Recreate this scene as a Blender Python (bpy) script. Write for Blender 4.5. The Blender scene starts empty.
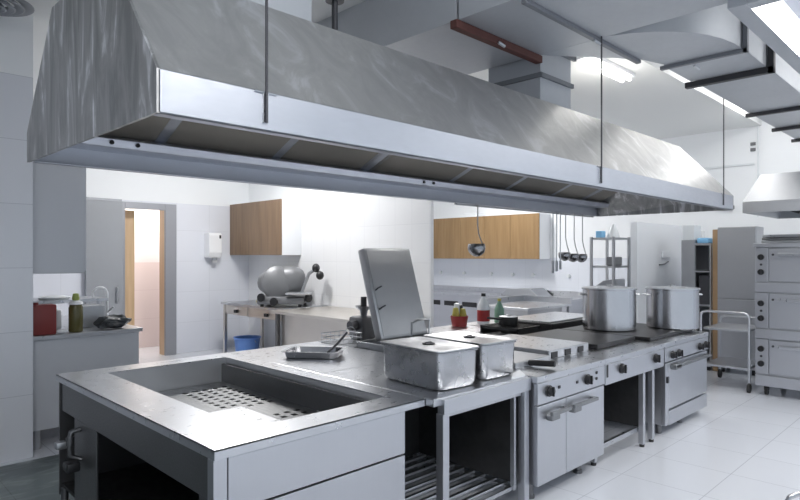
import bpy, bmesh, math, random
from mathutils import Vector, Matrix
R = math.radians
PI = math.pi
random.seed(7)
SC = bpy.context.scene
COL = SC.collection

# ------------------------------------------------------------------ materials
def newmat(name):
    m = bpy.data.materials.new(name); m.use_nodes = True
    nt = m.node_tree
    return m, nt, nt.nodes['Principled BSDF']

def plain(name, col, rough=.5, metal=0., emit=None, es=0., trans=0., noise=0.):
    m, nt, b = newmat(name)
    b.inputs['Base Color'].default_value = (*col, 1)
    b.inputs['Roughness'].default_value = rough
    b.inputs['Metallic'].default_value = metal
    if trans: b.inputs['Transmission Weight'].default_value = trans
    if emit:
        b.inputs['Emission Color'].default_value = (*emit, 1)
        b.inputs['Emission Strength'].default_value = es
    if noise:
        tc = nt.nodes.new('ShaderNodeTexCoord'); n = nt.nodes.new('ShaderNodeTexNoise')
        n.inputs['Scale'].default_value = 9; n.inputs['Detail'].default_value = 4
        mx = nt.nodes.new('ShaderNodeMix'); mx.data_type = 'RGBA'
        mx.inputs['A'].default_value = (*[c*(1-noise) for c in col], 1)
        mx.inputs['B'].default_value = (*[min(1, c*(1+noise)) for c in col], 1)
        nt.links.new(tc.outputs['Object'], n.inputs['Vector'])
        nt.links.new(n.outputs['Fac'], mx.inputs['Factor'])
        nt.links.new(mx.outputs['Result'], b.inputs['Base Color'])
    return m

def steel(name, col=(.5, .51, .53), rough=.3, grain=(2, 2, 60), var=.035, bump=0, blotch=.07, metal=1.):
    """brushed stainless: grain stretched along one axis, faint handling marks"""
    m, nt, b = newmat(name)
    b.inputs['Metallic'].default_value = metal
    tc = nt.nodes.new('ShaderNodeTexCoord')
    mp = nt.nodes.new('ShaderNodeMapping'); mp.inputs['Scale'].default_value = grain
    n = nt.nodes.new('ShaderNodeTexNoise'); n.inputs['Scale'].default_value = 4; n.inputs['Detail'].default_value = 5
    n2 = nt.nodes.new('ShaderNodeTexNoise'); n2.inputs['Scale'].default_value = 2.3; n2.inputs['Detail'].default_value = 4
    L = nt.links.new
    L(tc.outputs['Object'], mp.inputs['Vector']); L(mp.outputs['Vector'], n.inputs['Vector'])
    L(tc.outputs['Object'], n2.inputs['Vector'])
    mr = nt.nodes.new('ShaderNodeMapRange')
    mr.inputs['From Min'].default_value = .3; mr.inputs['From Max'].default_value = .7
    mr.inputs['To Min'].default_value = max(.05, rough-var); mr.inputs['To Max'].default_value = rough+var
    L(n.outputs['Fac'], mr.inputs['Value']); L(mr.outputs['Result'], b.inputs['Roughness'])
    mx = nt.nodes.new('ShaderNodeMix'); mx.data_type = 'RGBA'
    mx.inputs['A'].default_value = (*[c*(1-blotch) for c in col], 1)
    mx.inputs['B'].default_value = (*[min(1, c*(1+blotch)) for c in col], 1)
    L(n2.outputs['Fac'], mx.inputs['Factor']); L(mx.outputs['Result'], b.inputs['Base Color'])
    if bump:
        bp = nt.nodes.new('ShaderNodeBump'); bp.inputs['Strength'].default_value = bump; bp.inputs['Distance'].default_value = .01
        L(n.outputs['Fac'], bp.inputs['Height']); L(bp.outputs['Normal'], b.inputs['Normal'])
    return m

def streaked(name, scale=(5, 5, 1.0), rot=(0, 0, 0), cols=(.34, .5, .98), rough=(.52, .36)):
    """galvanised end sheet with long vertical wipe marks"""
    m, nt, b = newmat(name); L = nt.links.new
    b.inputs['Metallic'].default_value = .85
    tc = nt.nodes.new('ShaderNodeTexCoord')
    mp = nt.nodes.new('ShaderNodeMapping'); mp.inputs['Scale'].default_value = scale; mp.inputs['Rotation'].default_value = rot
    n = nt.nodes.new('ShaderNodeTexNoise'); n.inputs['Scale'].default_value = 1.5; n.inputs['Detail'].default_value = 5; n.inputs['Distortion'].default_value = 1.3; n.inputs['Roughness'].default_value = .62
    L(tc.outputs['Object'], mp.inputs['Vector']); L(mp.outputs['Vector'], n.inputs['Vector'])
    r = nt.nodes.new('ShaderNodeValToRGB'); e = r.color_ramp.elements
    e[0].position = .38; e[0].color = (cols[0], cols[0], cols[0], 1)
    e[1].position = .68; e[1].color = (cols[2], cols[2], cols[2]*1.02, 1)
    k = r.color_ramp.elements.new(.56); k.color = (cols[1], cols[1], cols[1]*.99, 1)
    L(n.outputs['Fac'], r.inputs['Fac']); L(r.outputs['Color'], b.inputs['Base Color'])
    mr = nt.nodes.new('ShaderNodeMapRange'); mr.inputs['To Min'].default_value = rough[0]; mr.inputs['To Max'].default_value = rough[1]
    L(n.outputs['Fac'], mr.inputs['Value']); L(mr.outputs['Result'], b.inputs['Roughness'])
    bp = nt.nodes.new('ShaderNodeBump'); bp.inputs['Strength'].default_value = .12; bp.inputs['Distance'].default_value = .02
    L(n.outputs['Fac'], bp.inputs['Height']); L(bp.outputs['Normal'], b.inputs['Normal'])
    return m

def tile(name, axes, w, h, off=(0, 0), col=(.83, .85, .88), grout=(.62, .64, .68), rough=.22, mort=.004, var=.03,
         split=None, upper=(.86, .88, .9), vein=None):
    """square tiles laid on a wall / floor; above height `split` the wall is only painted"""
    m, nt, b = newmat(name); L = nt.links.new
    tc = nt.nodes.new('ShaderNodeTexCoord'); sp = nt.nodes.new('ShaderNodeSeparateXYZ')
    L(tc.outputs['Object'], sp.inputs['Vector'])
    cb = nt.nodes.new('ShaderNodeCombineXYZ')
    for i, a in enumerate(axes):
        ad = nt.nodes.new('ShaderNodeMath'); ad.operation = 'SUBTRACT'; ad.inputs[1].default_value = off[i]
        L(sp.outputs[a], ad.inputs[0]); L(ad.outputs[0], cb.inputs[i])
    br = nt.nodes.new('ShaderNodeTexBrick'); br.offset = 0; br.squash = 1
    br.inputs['Scale'].default_value = 1
    br.inputs['Brick Width'].default_value = w; br.inputs['Row Height'].default_value = h
    br.inputs['Mortar Size'].default_value = mort; br.inputs['Mortar Smooth'].default_value = .3
    br.inputs['Bias'].default_value = 0
    br.inputs['Color1'].default_value = (*[c*(1-var) for c in col], 1)
    br.inputs['Color2'].default_value = (*[min(1, c*(1+var)) for c in col], 1)
    br.inputs['Mortar'].default_value = (*grout, 1)
    L(cb.outputs['Vector'], br.inputs['Vector'])
    out = br.outputs['Color']
    if vein:
        n = nt.nodes.new('ShaderNodeTexNoise'); n.inputs['Scale'].default_value = 3; n.inputs['Detail'].default_value = 6; n.inputs['Distortion'].default_value = 1.2
        mp = nt.nodes.new('ShaderNodeMapping'); mp.inputs['Scale'].default_value = (1, 3, 1); mp.inputs['Rotation'].default_value = (0, 0, .4)
        L(tc.outputs['Object'], mp.inputs['Vector']); L(mp.outputs['Vector'], n.inputs['Vector'])
        rp = nt.nodes.new('ShaderNodeValToRGB'); rp.color_ramp.elements[0].position = .5; rp.color_ramp.elements[1].position = .75
        L(n.outputs['Fac'], rp.inputs['Fac'])
        mx = nt.nodes.new('ShaderNodeMix'); mx.data_type = 'RGBA'
        L(rp.outputs['Color'], mx.inputs['Factor']); L(out, mx.inputs['A']); mx.inputs['B'].default_value = (*vein, 1)
        out = mx.outputs['Result']
    rg = rough
    if split is not None:
        gt = nt.nodes.new('ShaderNodeMath'); gt.operation = 'GREATER_THAN'; gt.inputs[1].default_value = split
        L(sp.outputs['Z'], gt.inputs[0])
        mx = nt.nodes.new('ShaderNodeMix'); mx.data_type = 'RGBA'
        L(gt.outputs[0], mx.inputs['Factor']); L(out, mx.inputs['A']); mx.inputs['B'].default_value = (*upper, 1)
        out = mx.outputs['Result']
        ma = nt.nodes.new('ShaderNodeMath'); ma.operation = 'MULTIPLY_ADD'; ma.inputs[1].default_value = .6-rough; ma.inputs[2].default_value = rough
        L(gt.outputs[0], ma.inputs[0]); L(ma.outputs[0], b.inputs['Roughness'])
    else:
        b.inputs['Roughness'].default_value = rough
    L(out, b.inputs['Base Color'])
    return m

def wood(name, c1, c2, axis_scale=(9, 9, .7)):
    m, nt, b = newmat(name); L = nt.links.new
    tc = nt.nodes.new('ShaderNodeTexCoord'); mp = nt.nodes.new('ShaderNodeMapping'); mp.inputs['Scale'].default_value = axis_scale
    n = nt.nodes.new('ShaderNodeTexNoise'); n.inputs['Scale'].default_value = 2; n.inputs['Detail'].default_value = 5
    r = nt.nodes.new('ShaderNodeValToRGB'); r.color_ramp.elements[0].position = .3; r.color_ramp.elements[1].position = .7
    r.color_ramp.elements[0].color = (*c1, 1); r.color_ramp.elements[1].color = (*c2, 1)
    L(tc.outputs['Object'], mp.inputs['Vector']); L(mp.outputs['Vector'], n.inputs['Vector']); L(n.outputs['Fac'], r.inputs['Fac'])
    L(r.outputs['Color'], b.inputs['Base Color']); b.inputs['Roughness'].default_value = .4
    return m

def baffle(name):
    m, nt, b = newmat(name); L = nt.links.new
    tc = nt.nodes.new('ShaderNodeTexCoord'); w = nt.nodes.new('ShaderNodeTexWave')
    w.bands_direction = 'X'; w.inputs['Scale'].default_value = 40
    L(tc.outputs['Object'], w.inputs['Vector'])
    n = nt.nodes.new('ShaderNodeTexNoise'); n.inputs['Scale'].default_value = 2; n.inputs['Detail'].default_value = 3
    L(tc.outputs['Object'], n.inputs['Vector'])
    mx = nt.nodes.new('ShaderNodeMix'); mx.data_type = 'RGBA'
    mx.inputs['A'].default_value = (.15, .14, .13, 1); mx.inputs['B'].default_value = (.42, .39, .34, 1)
    oi = nt.nodes.new('ShaderNodeObjectInfo'); av = nt.nodes.new('ShaderNodeMath'); av.operation = 'MULTIPLY_ADD'; av.inputs[1].default_value = .45
    hm = nt.nodes.new('ShaderNodeMath'); hm.operation = 'MULTIPLY'; hm.inputs[1].default_value = .6
    L(oi.outputs['Random'], hm.inputs[0]); L(n.outputs['Fac'], av.inputs[0]); L(hm.outputs[0], av.inputs[2])
    L(av.outputs[0], mx.inputs['Factor']); L(mx.outputs['Result'], b.inputs['Base Color'])
    b.inputs['Metallic'].default_value = .7; b.inputs['Roughness'].default_value = .5
    bp = nt.nodes.new('ShaderNodeBump'); bp.inputs['Strength'].default_value = .15; bp.inputs['Distance'].default_value = .003
    L(w.outputs['Fac'], bp.inputs['Height']); L(bp.outputs['Normal'], b.inputs['Normal'])
    return m

M = dict(
    steel=steel('brushed_steel', rough=.3),
    steel_top=steel('worktop_steel', (.58, .59, .615), .3, (3, 12, 3), .035),
    steel_front=steel('front_steel', (.55, .56, .59), .4, (30, 30, 1.5), .03, blotch=.04),
    steel_soft=steel('satin_steel', (.5, .51, .53), .42, (20, 20, 2), .03, blotch=.05),
    steel_bowl=steel('polished_steel', (.52, .52, .535), .22, (3, 3, 3), .03),
    steel_mid=steel('grey_plate_steel', (.27, .275, .28), .4, (20, 3, 3), .08, blotch=.12),
    steel_lid=steel('lid_steel', (.5, .505, .515), .42, (3, 3, 3), .05, blotch=.08),
    pan=steel('pan_steel', (.47, .475, .49), .26, (3, 3, 3), .03),
    panlid=steel('pan_lid_steel', (.5, .505, .52), .34, (3, 3, 3), .03),
    basin=steel('basin_steel', (.58, .59, .61), .34, (3, 3, 3), .05, blotch=.15, metal=.7),
    ladle=steel('ladle_steel', (.3, .3, .31), .22, (3, 3, 3), .03),
    steel_dark=steel('dark_shaded_steel', (.2, .2, .205), .42, (3, 30, 30), .08, blotch=.15),  # dark parts; also carries the shade of the island's left end
    steel_hood=streaked('hood_sheet', (3, 3, .55), (.0, .75, .0), (.44, .5, .62), (.48, .36)),
    steel_lip=steel('hood_lip_sheet', (.53, .55, .6), .42, (4, 4, 14), .06, blotch=.07),
    streak=streaked('streaked_end_sheet'),
    duct=steel('galvanised_duct', (.5, .52, .55), .5, (6, 6, 6), .05, bump=.01, blotch=.08, metal=.55),
    flange=plain('dark_flange', (.045, .045, .05), .5, .4),
    flange_g=plain('grey_flange', (.22, .23, .25), .5, .5),
    rust=plain('rusty_red_flange', (.1, .035, .028), .6, .1, noise=.4),
    baffle=baffle('baffle_filter_metal'),
    rod=plain('dark_threaded_rod', (.09, .09, .1), .45, .7),
    black=plain('black_plastic', (.018, .018, .02), .4),
    iron=plain('black_cast_iron', (.014, .014, .015), .36, 0, noise=.3),
    cavity=steel('shaded_cavity_steel', (.1, .1, .1), .5, (5, 5, 5), .1, blotch=.5),  # dimness of open interiors put into the dark colour
    white=plain('white_paint', (.84, .86, .89), .5),
    whitegloss=plain('white_plastic', (.86, .87, .89), .3),
    ceil=plain('ceiling_paint', (.84, .85, .84), .8),
    wood=wood('oak_front', (.18, .118, .072), (.25, .166, .103)),
    wood2=wood('light_oak_front', (.25, .155, .07), (.32, .205, .1)),
    woodjamb=wood('pine_jamb', (.6, .42, .25), (.7, .5, .31)),
    greypaint=plain('grey_paint', (.31, .325, .35), .45),
    pale=plain('pale_grey_enamel', (.55, .57, .61), .4, .15),
    frame=plain('grey_door_frame', (.33, .34, .37), .4, .3),
    red=plain('dull_red_plastic', (.2, .03, .028), .45),
    sauce=plain('red_sauce', (.33, .03, .03), .3),
    olive=plain('olive_oil', (.095, .085, .025), .25),
    lime=plain('green_cap', (.33, .4, .1), .4),
    yellow=plain('yellow_plastic', (.55, .48, .1), .45),
    green=plain('pale_green_plastic', (.2, .36, .27), .35),
    blue=plain('blue_plastic', (.12, .25, .6), .4),
    sky=plain('light_blue_plastic', (.25, .55, .85), .5),
    slicer=plain('grey_slicer_enamel', (.2, .205, .215), .4, .3),
    netting=plain('dark_bag', (.06, .065, .07), .35, noise=.5),
    clearpl=plain('milky_plastic', (.75, .78, .8), .3),
    beige=steel('reflection_tinted_steel', (.72, .68, .63), .35, (3, 3, 30), .06),  # warm reflection tinted into the steel's base colour
    tube=plain('lit_tube', (1, 1, 1), .5, 0, (1, .98, .94), 5),
    diffuser=plain('lamp_diffuser', (.75, .78, .86), .5),
    rubber=plain('rubber', (.03, .03, .03), .7),
    paper=plain('white_cloth', (.85, .86, .88), .8),
    card=plain('cardboard', (.45, .3, .17), .8),
    tile_floor=tile('floor_tile', 'XY', .6, .6, (4.496, 1.472), (.68, .7, .75), (.46, .48, .53), .16, .0035, .015),
    slate=tile('slate_floor_tile', 'XY', .6, .6, (1.02, 4.9), (.1, .125, .13), (.045, .05, .055), .28, .004, .12, vein=(.2, .235, .235)),
    tile_y=tile('wall_tile_y', 'XZ', .6, .533, (.74, 0), (.75, .77, .82), (.58, .6, .65), .2, .003, .012, 3.2),
    tile_back=tile('wall_tile_back', 'XZ', .6, .533, (.3, 0), (.75, .77, .83), (.64, .66, .71), .2, .003, .012, 2.6),
    tile_x=tile('wall_tile_x', 'YZ', .33, .533, (.1, 0), (.79, .8, .82), (.7, .71, .74), .2, .003, .012, 2.6),
    tile_far=tile('wall_tile_far', 'YZ', .4, .533, (.1, 0), (.74, .77, .83), (.66, .69, .75), .2, .003, .012, 1.65),
    tile_pink=tile('corridor_tile', 'XZ', .6, .53, (0, 0), (.8, .69, .66), (.72, .6, .58), .3, .004, .01, 1.57, (.86, .84, .83)),
)

# ------------------------------------------------------------------ mesh helpers
def nb(): return bmesh.new()

def box(bm, x0, x1, y0, y1, z0, z1):
    vs = [bm.verts.new(p) for p in ((x0,y0,z0),(x1,y0,z0),(x1,y1,z0),(x0,y1,z0),(x0,y0,z1),(x1,y0,z1),(x1,y1,z1),(x0,y1,z1))]
    for f in ((3,2,1,0),(4,5,6,7),(0,1,5,4),(1,2,6,5),(2,3,7,6),(3,0,4,7)):
        bm.faces.new([vs[i] for i in f])
    return vs

def rbox(bm, x0, x1, y0, y1, z0, z1, r=.01, seg=2):
    """box with rounded edges"""
    t = nb(); box(t, x0, x1, y0, y1, z0, z1)
    bmesh.ops.bevel(t, geom=t.edges[:], offset=r, segments=seg, profile=.5, affect='EDGES')
    merge(bm, t)

def merge(bm, t, mat=None):
    me = bpy.data.meshes.new('t'); t.to_mesh(me); t.free()
    if mat is not None: me.transform(mat)
    bm.from_mesh(me); bpy.data.meshes.remove(me)

def prism(bm, poly, lo, hi, axis='Z'):
    """polygon extruded along an axis; poly in the two other axes (order XY, YZ for X, XZ for Y)"""
    def P(a, b, t):
        return {'Z': (a, b, t), 'X': (t, a, b), 'Y': (a, t, b)}[axis]
    lo_v = [bm.verts.new(P(a, b, lo)) for a, b in poly]; hi_v = [bm.verts.new(P(a, b, hi)) for a, b in poly]
    n = len(poly)
    fs = [bm.faces.new(lo_v), bm.faces.new(hi_v)]
    for i in range(n):
        fs.append(bm.faces.new((lo_v[i], lo_v[(i+1) % n], hi_v[(i+1) % n], hi_v[i])))
    bmesh.ops.recalc_face_normals(bm, faces=fs)

def tube(bm, pts, r, seg=10, cap=True, closed=False):
    pts = [Vector(p) for p in pts]; n = len(pts); rings = []
    prev = None
    for i, p in enumerate(pts):
        if closed: d = (pts[(i+1) % n]-pts[i-1])
        elif i == 0: d = pts[1]-p
        elif i == n-1: d = p-pts[i-1]
        else: d = (pts[i+1]-p).normalized()+(p-pts[i-1]).normalized()
        d.normalize()
        if prev is None:
            u = d.orthogonal().normalized()
        else:
            u = prev-d*prev.dot(d); u.normalize()
        prev = u; v = d.cross(u)
        rr = r[i] if isinstance(r, (list, tuple)) else r
        rings.append([bm.verts.new(p+u*math.cos(2*PI*k/seg)*rr+v*math.sin(2*PI*k/seg)*rr) for k in range(seg)])
    m = n if closed else n-1
    for i in range(m):
        a, b = rings[i], rings[(i+1) % n]
        for k in range(seg):
            bm.faces.new((a[k], a[(k+1) % seg], b[(k+1) % seg], b[k]))
    if cap and not closed:
        bm.faces.new(rings[0][::-1]); bm.faces.new(rings[-1])

def lathe(bm, prof, cx, cy, cz=0, seg=24, mat=None):
    """profile (r, z) spun about a vertical axis"""
    t = nb() if mat is not None else bm
    rings = []
    for r, z in prof:
        if r < 1e-6: rings.append([t.verts.new((cx, cy, cz+z))])
        else: rings.append([t.verts.new((cx+r*math.cos(2*PI*k/seg), cy+r*math.sin(2*PI*k/seg), cz+z)) for k in range(seg)])
    for a, b in zip(rings, rings[1:]):
        for k in range(seg):
            j = (k+1) % seg
            if len(a) == 1 and len(b) == 1: continue
            if len(a) == 1: t.faces.new((a[0], b[k], b[j]))
            elif len(b) == 1: t.faces.new((a[k], a[j], b[0]))
            else: t.faces.new((a[k], a[j], b[j], b[k]))
    if mat is not None: merge(bm, t, mat)

def disc(bm, c, axis, r, h, seg=18):
    """short cylinder from c along axis"""
    c = Vector(c); a = Vector(axis).normalized()
    tube(bm, [c, c+a*h], r, seg)

def arc(c, r, a0, a1, n, ax1, ax2):
    c, ax1, ax2 = Vector(c), Vector(ax1), Vector(ax2)
    return [c+ax1*r*math.cos(a0+(a1-a0)*i/n)+ax2*r*math.sin(a0+(a1-a0)*i/n) for i in range(n+1)]

def wpos(o):
    p = Vector((0, 0, 0))
    while o is not None:
        p += o.location; o = o.parent
    return p

def obj(name, bm, mat, parent=None, loc=None, bev=0, smooth=False, label=None, kind=None):
    """link bm (in room coordinates) as one mesh object under its parent"""
    bmesh.ops.recalc_face_normals(bm, faces=bm.faces[:])
    me = bpy.data.meshes.new(name); bm.to_mesh(me); bm.free()
    o = bpy.data.objects.new(name, me); COL.objects.link(o)
    base = wpos(parent) if parent is not None else Vector((0, 0, 0))
    if loc is not None:
        o.location = Vector(loc)-base; base = Vector(loc)
    me.transform(Matrix.Translation(-base))
    o.parent = parent
    for mm in (mat if isinstance(mat, (list, tuple)) else [mat]): me.materials.append(mm)
    if smooth:
        for p in me.polygons: p.use_smooth = True
        me.set_sharp_from_angle(angle=R(35))
    if bev:
        b = o.modifiers.new('edge', 'BEVEL'); b.width = bev; b.segments = 2; b.limit_method = 'ANGLE'
    if label: o['label'] = label
    if kind: o['kind'] = kind
    return o

def tag(o, label, cat, group=None):
    o['label'] = label; o['category'] = cat
    if group: o['group'] = group
    return o

def thing(name, label, cat, loc, group=None):
    o = bpy.data.objects.new(name, None); COL.objects.link(o)
    o.location = loc; o.empty_display_size = .1
    return tag(o, label, cat, group)

def solo(name, bm, mat, label, cat, loc, group=None, **k):
    return tag(obj(name, bm, mat, None, loc, **k), label, cat, group)

def struct(name, bm, mat, parent=None, **k):
    return obj(name, bm, mat, parent, kind='structure', **k)

def dup(root, loc, label, rotz=None, group=None):
    r = root.copy(); COL.objects.link(r); r.location = loc; r['label'] = label
    if rotz is not None: r.rotation_euler = (0, 0, rotz)
    if group: r['group'] = group
    for ch in list(root.children):
        c = ch.copy(); COL.objects.link(c); c.parent = r
        for g in list(ch.children):
            d = g.copy(); COL.objects.link(d); d.parent = c
    return r

def B(*boxes):
    bm = nb()
    for b in boxes: box(bm, *b)
    return bm

def RB(r, *boxes):
    bm = nb()
    for b in boxes: rbox(bm, *b, r=r)
    return bm

# ------------------------------------------------------------------ room shell
bm = nb()
f0 = box(bm, -3.2, 12, -4, 11.2, -.1, 0)
struct('floor', bm, M['tile_floor'])
bm = B((-1.6, 1.75, 1.5, 5.66, -.02, .004))
struct('floor.001', bm, M['slate'])
CZ = 3.72
struct('ceiling', B((-3.2, 10.6, 2.6, 11.2, CZ, CZ+.4)), M['ceil'])
struct('ceiling.001', B((-3.2, 10.6, -4, 2.6, 3.9, 4.12)), M['ceil'])
struct('wall_far', B((10.5, 10.62, -4, 10.2, 0, 4.0)), M['tile_far'])
struct('wall_back', B((1.34, 3.6, 10, 10.2, 0, CZ), (4.36, 10.5, 10, 10.2, 0, CZ), (3.6, 4.36, 10, 10.2, 2.5, CZ)), M['tile_back'])
struct('wall_inner', B((5.9, 5.96, 5.36, 10, 0, CZ)), M['tile_x'])
struct('wall_left', B((-3.2, 1.34, 5.74, 10.2, 0, CZ)), M['tile_y'])
struct('wall_unseen', B((-1.75, -1.6, .6, 5.74, 0, 4.0)), M['pale'])  # unseen wall, added to keep the island's left end dark
struct('wall_corridor', B((1.34, 7, 11.1, 11.2, 0, CZ)), M['tile_pink'])
struct('wall_partition', B((8.75, 10.5, 3.8, 3.9, 0, 2.2)), M['white'])

# doorway in the back wall
d = bpy.data.objects.new('door_1', None); COL.objects.link(d); d.location = (3.98, 10, 0); d['kind'] = 'structure'
bm = B((3.57, 3.62, 9.94, 10.21, 0, 2.57), (4.28, 4.47, 9.94, 9.999, 0, 2.57), (3.62, 4.28, 9.94, 9.999, 2.46, 2.57))
struct('door_frame', bm, M['frame'], d, bev=.006)
struct('door_jamb', B((4.285, 4.358, 10.0, 10.2, 0, 2.5)), M['woodjamb'], d)
lf = struct('door_leaf', B((3.45, 3.88, 10.24, 10.285, .01, 2.45)), M['woodjamb'], d)
struct('door_latch', B((3.60, 3.66, 10.215, 10.24, 2.28, 2.42)), M['whitegloss'], lf)
d2 = bpy.data.objects.new('door_2', None); COL.objects.link(d2); d2.location = (3.3, 9.9, 0); d2['kind'] = 'structure'
struct('door_leaf', RB(.01, (3.02, 3.565, 9.90, 9.96, .02, 2.56)), M['greypaint'], d2)
struct('door_track', B((2.6, 3.566, 9.93, 9.999, 2.56, 2.60)), M['frame'], d2)
struct('door_handle', RB(.006, (3.46, 3.49, 9.86, 9.90, .95, 1.2)), M['steel'], d2)

# ------------------------------------------------------------------ main exhaust hood
HX0, HX1, HF, HB, HZ = .845, 7.2, 2.055, 3.65, 2.2
LZ, TZ, TF, TB = 2.355, 2.9, 2.48, 3.22
hood = thing('exhaust_hood', 'long stainless steel exhaust hood hanging above the cooking island', 'exhaust hood', (4.08, 2.85, 2.2))
bm = nb(); t = .012
prism(bm, [(HF, LZ), (TF, TZ), (TB, TZ), (HB, LZ), (HB-t, LZ), (TB-t*.6, TZ-t), (TF+t*.6, TZ-t), (HF+t, LZ)], HX0+.013, HX1-.013, 'X')
def slope_end(bm_):
    for v in bm_.verts:
        if v.co.x > 7 and v.co.z > LZ-.02: v.co.x -= .40*max(0, v.co.z-LZ)/(TZ-LZ)
slope_end(bm)
obj('canopy', bm, M['steel_hood'], hood)
obj('front_lip', B((HX0+.013, HX1-.013, HF, HF+.015, HZ, LZ), (HX0+.013, HX1-.013, HF, HF+.06, HZ, HZ+.008)), M['steel_lip'], hood, bev=.003)
obj('back_lip', B((HX0+.013, HX1-.013, HB-.015, HB, HZ, LZ), (HX0+.013, HX1-.013, HB-.05, HB, HZ, HZ+.008)), M['steel_lip'], hood, bev=.003)
for xa in (HX0, HX1-.012):
    bm = nb(); prism(bm, [(HF, HZ), (HF, LZ), (TF, TZ), (TB, TZ), (HB, LZ), (HB, HZ)], xa, xa+.012, 'X')
    if xa == HX0:
        for v in bm.verts: v.co.x += .008-.03*(v.co.y-HF)/(HB-HF)
    else: slope_end(bm)
    obj('end_panel', bm, M['streak'], hood)
# grease gutter along the back, the filter bank rises from it toward the ridge
bm = nb(); prism(bm, [(3.45, 2.30), (3.635, 2.30), (3.635, 2.36), (3.50, 2.375), (3.43, 2.345)], HX0+.12, HX1-.1, 'X')
gut = obj('grease_gutter', bm, M['steel_lip'], hood, bev=.004)
for gx in (1.18, 1.32, 3.7, 3.82):
    b2 = nb(); disc(b2, (gx, 3.44, 2.325), (0, -1, 0), .012, .012, 10); obj('screw', b2, M['black'], gut)
xs = [.90, 1.47, 2.27, 3.09, 4.12, 4.98, 5.85, 6.55, 7.0]
def slope_pt(f): return (3.49+(2.50-3.49)*f, 2.37+(2.80-2.37)*f)
(y0, z0), (y1, z1) = slope_pt(0), slope_pt(1)
dy, dz = y1-y0, z1-z0; l = math.hypot(dy, dz); ny, nz = -dz/l, dy/l
for xa, xb in zip(xs, xs[1:]):
    bm = nb(); prism(bm, [(y0, z0), (y1, z1), (y1+ny*-.02, z1-nz*.02), (y0-ny*.02, z0-nz*.02)], xa+.03, xb-.03, 'X')
    obj('baffle_filter', bm, M['baffle'], hood)
for xa in xs[1:-1]:
    w = .035 if xa != 6.55 and xa != 3.09 else .07
    bm = nb(); prism(bm, [(y0, z0), (y1, z1), (y1-ny*.026, z1-nz*.026), (y0-ny*.026, z0-nz*.026)], xa-w, xa+w, 'X')
    for q in (xa-w, xa+w-.014): prism(bm, [(y0-ny*.026, z0-nz*.026), (y1-ny*.026, z1-nz*.026), (y1-ny*.04, z1-nz*.04), (y0-ny*.04, z0-nz*.04)], q, q+.014, 'X')
    obj('filter_divider', bm, M['steel_lip'], hood)
for rx in (1.285, 4.10, 6.83):
    bm = nb(); tube(bm, [(rx, HF-.012, HZ+.03), (rx, HF-.012, CZ+.18)], .006, 8)
    rd = obj('suspension_rod', bm, M['rod'], hood, smooth=True)
    bm = B((rx-.012, rx+.012, HF-.006, HF, HZ+.03, LZ)); tube(bm, [(rx-.05, HF-.004, LZ-.005), (rx+.05, HF-.004, LZ-.005)], .005, 6)
    obj('bracket', bm, M['steel'], rd)
bm = nb(); tube(bm, [(2.39, 3.0, TZ-.01), (2.39, 3.0, CZ)], .02, 10); disc(bm, (2.39, 3.0, 3.33), (0, 0, 1), .06, .03, 16)
obj('suspension_rod', bm, M['rod'], hood)
bm = nb(); tube(bm, [(4.3, 3.6, 2.185), (7.0, 3.6, 2.185)], .008, 8)
for xx in (4.32, 5.6, 6.98): tube(bm, [(xx, 3.6, 2.185), (xx, 3.62, 2.21)], .006, 6)
obj('utensil_rail', bm, M['steel'], hood, smooth=True)

# ------------------------------------------------------------------ ductwork
DZ, DT = 3.3, 3.66
duct = thing('exhaust_duct', 'large galvanised exhaust duct bending below the ceiling over the island hood', 'duct', (4.1, 2.6, 3.3))
obj('duct_section', B((3.12, 4.13, 2.6, 4.2, DZ, CZ-.001)), M['duct'], duct, bev=.004)
obj('duct_section', B((3.12, 4.13, -.6, 2.58, DZ, 3.88)), M['duct'], duct, bev=.004)
bm = nb()
poly = [(4.131, 2.58), (4.81, 2.06), (5.13, 1.96), (5.13, 1.40), (4.95, 1.405), (4.78, 1.435), (4.63, 1.485), (4.5, 1.55), (4.38, 1.635), (4.28, 1.735), (4.195, 1.86), (4.131, 2.0)]
prism(bm, poly, DZ, DZ+.34, 'Z')
obj('duct_elbow', bm, M['duct'], duct, smooth=True)
obj('duct_section', B((5.13, 5.75, 1.39, 2.0, DZ, DZ+.33)), M['duct'], duct, bev=.004)
obj('duct_section', B((5.80, 10.4, 1.38, 1.98, DZ, DZ+.33)), M['duct'], duct, bev=.004)
fl = B((3.09, 4.16, 2.57, 2.63, DZ-.06, DZ-.002)); obj('flange', fl, M['rust'], duct, bev=.006, label='rusty brown flange')
for a, b_, c, d_ in ((3.15, 4.82, 2.06, 2.10),):
    obj('flange', B((a, b_, c, d_, DZ-.03, DZ-.001)), M['flange_g'], duct, bev=.004)
obj('flange', B((5.10, 5.14, 1.365, 2.02, DZ-.03, DZ-.001), (5.10, 5.14, 1.36, 1.389, DZ-.03, DZ+.34)), M['flange_g'], duct)
obj('flange', B((5.75, 5.81, 1.34, 2.05, DZ-.05, DZ-.001), (5.75, 5.81, 1.335, 1.379, DZ-.05, DZ+.34)), M['flange'], duct, label='black flange')
for fx in (7.5, 8.6, 9.6):
    obj('flange', B((fx, fx+.05, 1.35, 2.02, DZ-.04, DZ-.001), (fx, fx+.05, 1.35, 1.379, DZ-.04, DZ+.34)), M['flange'], duct)
for (cx_, cy_) in ((3.55, 2.56), (4.0, 2.05), (5.12, 1.75)):
    bm = nb(); tube(bm, [(cx_, cy_, DZ-.05), (cx_+.05, cy_-.02, DZ-.075)], .012, 8); obj('bolt', bm, M['steel'], duct)
rs = obj('riser', B((4.15, 4.63, 2.585, 3.1, TZ+.002, 3.42)), M['duct'], duct, bev=.004)
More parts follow.
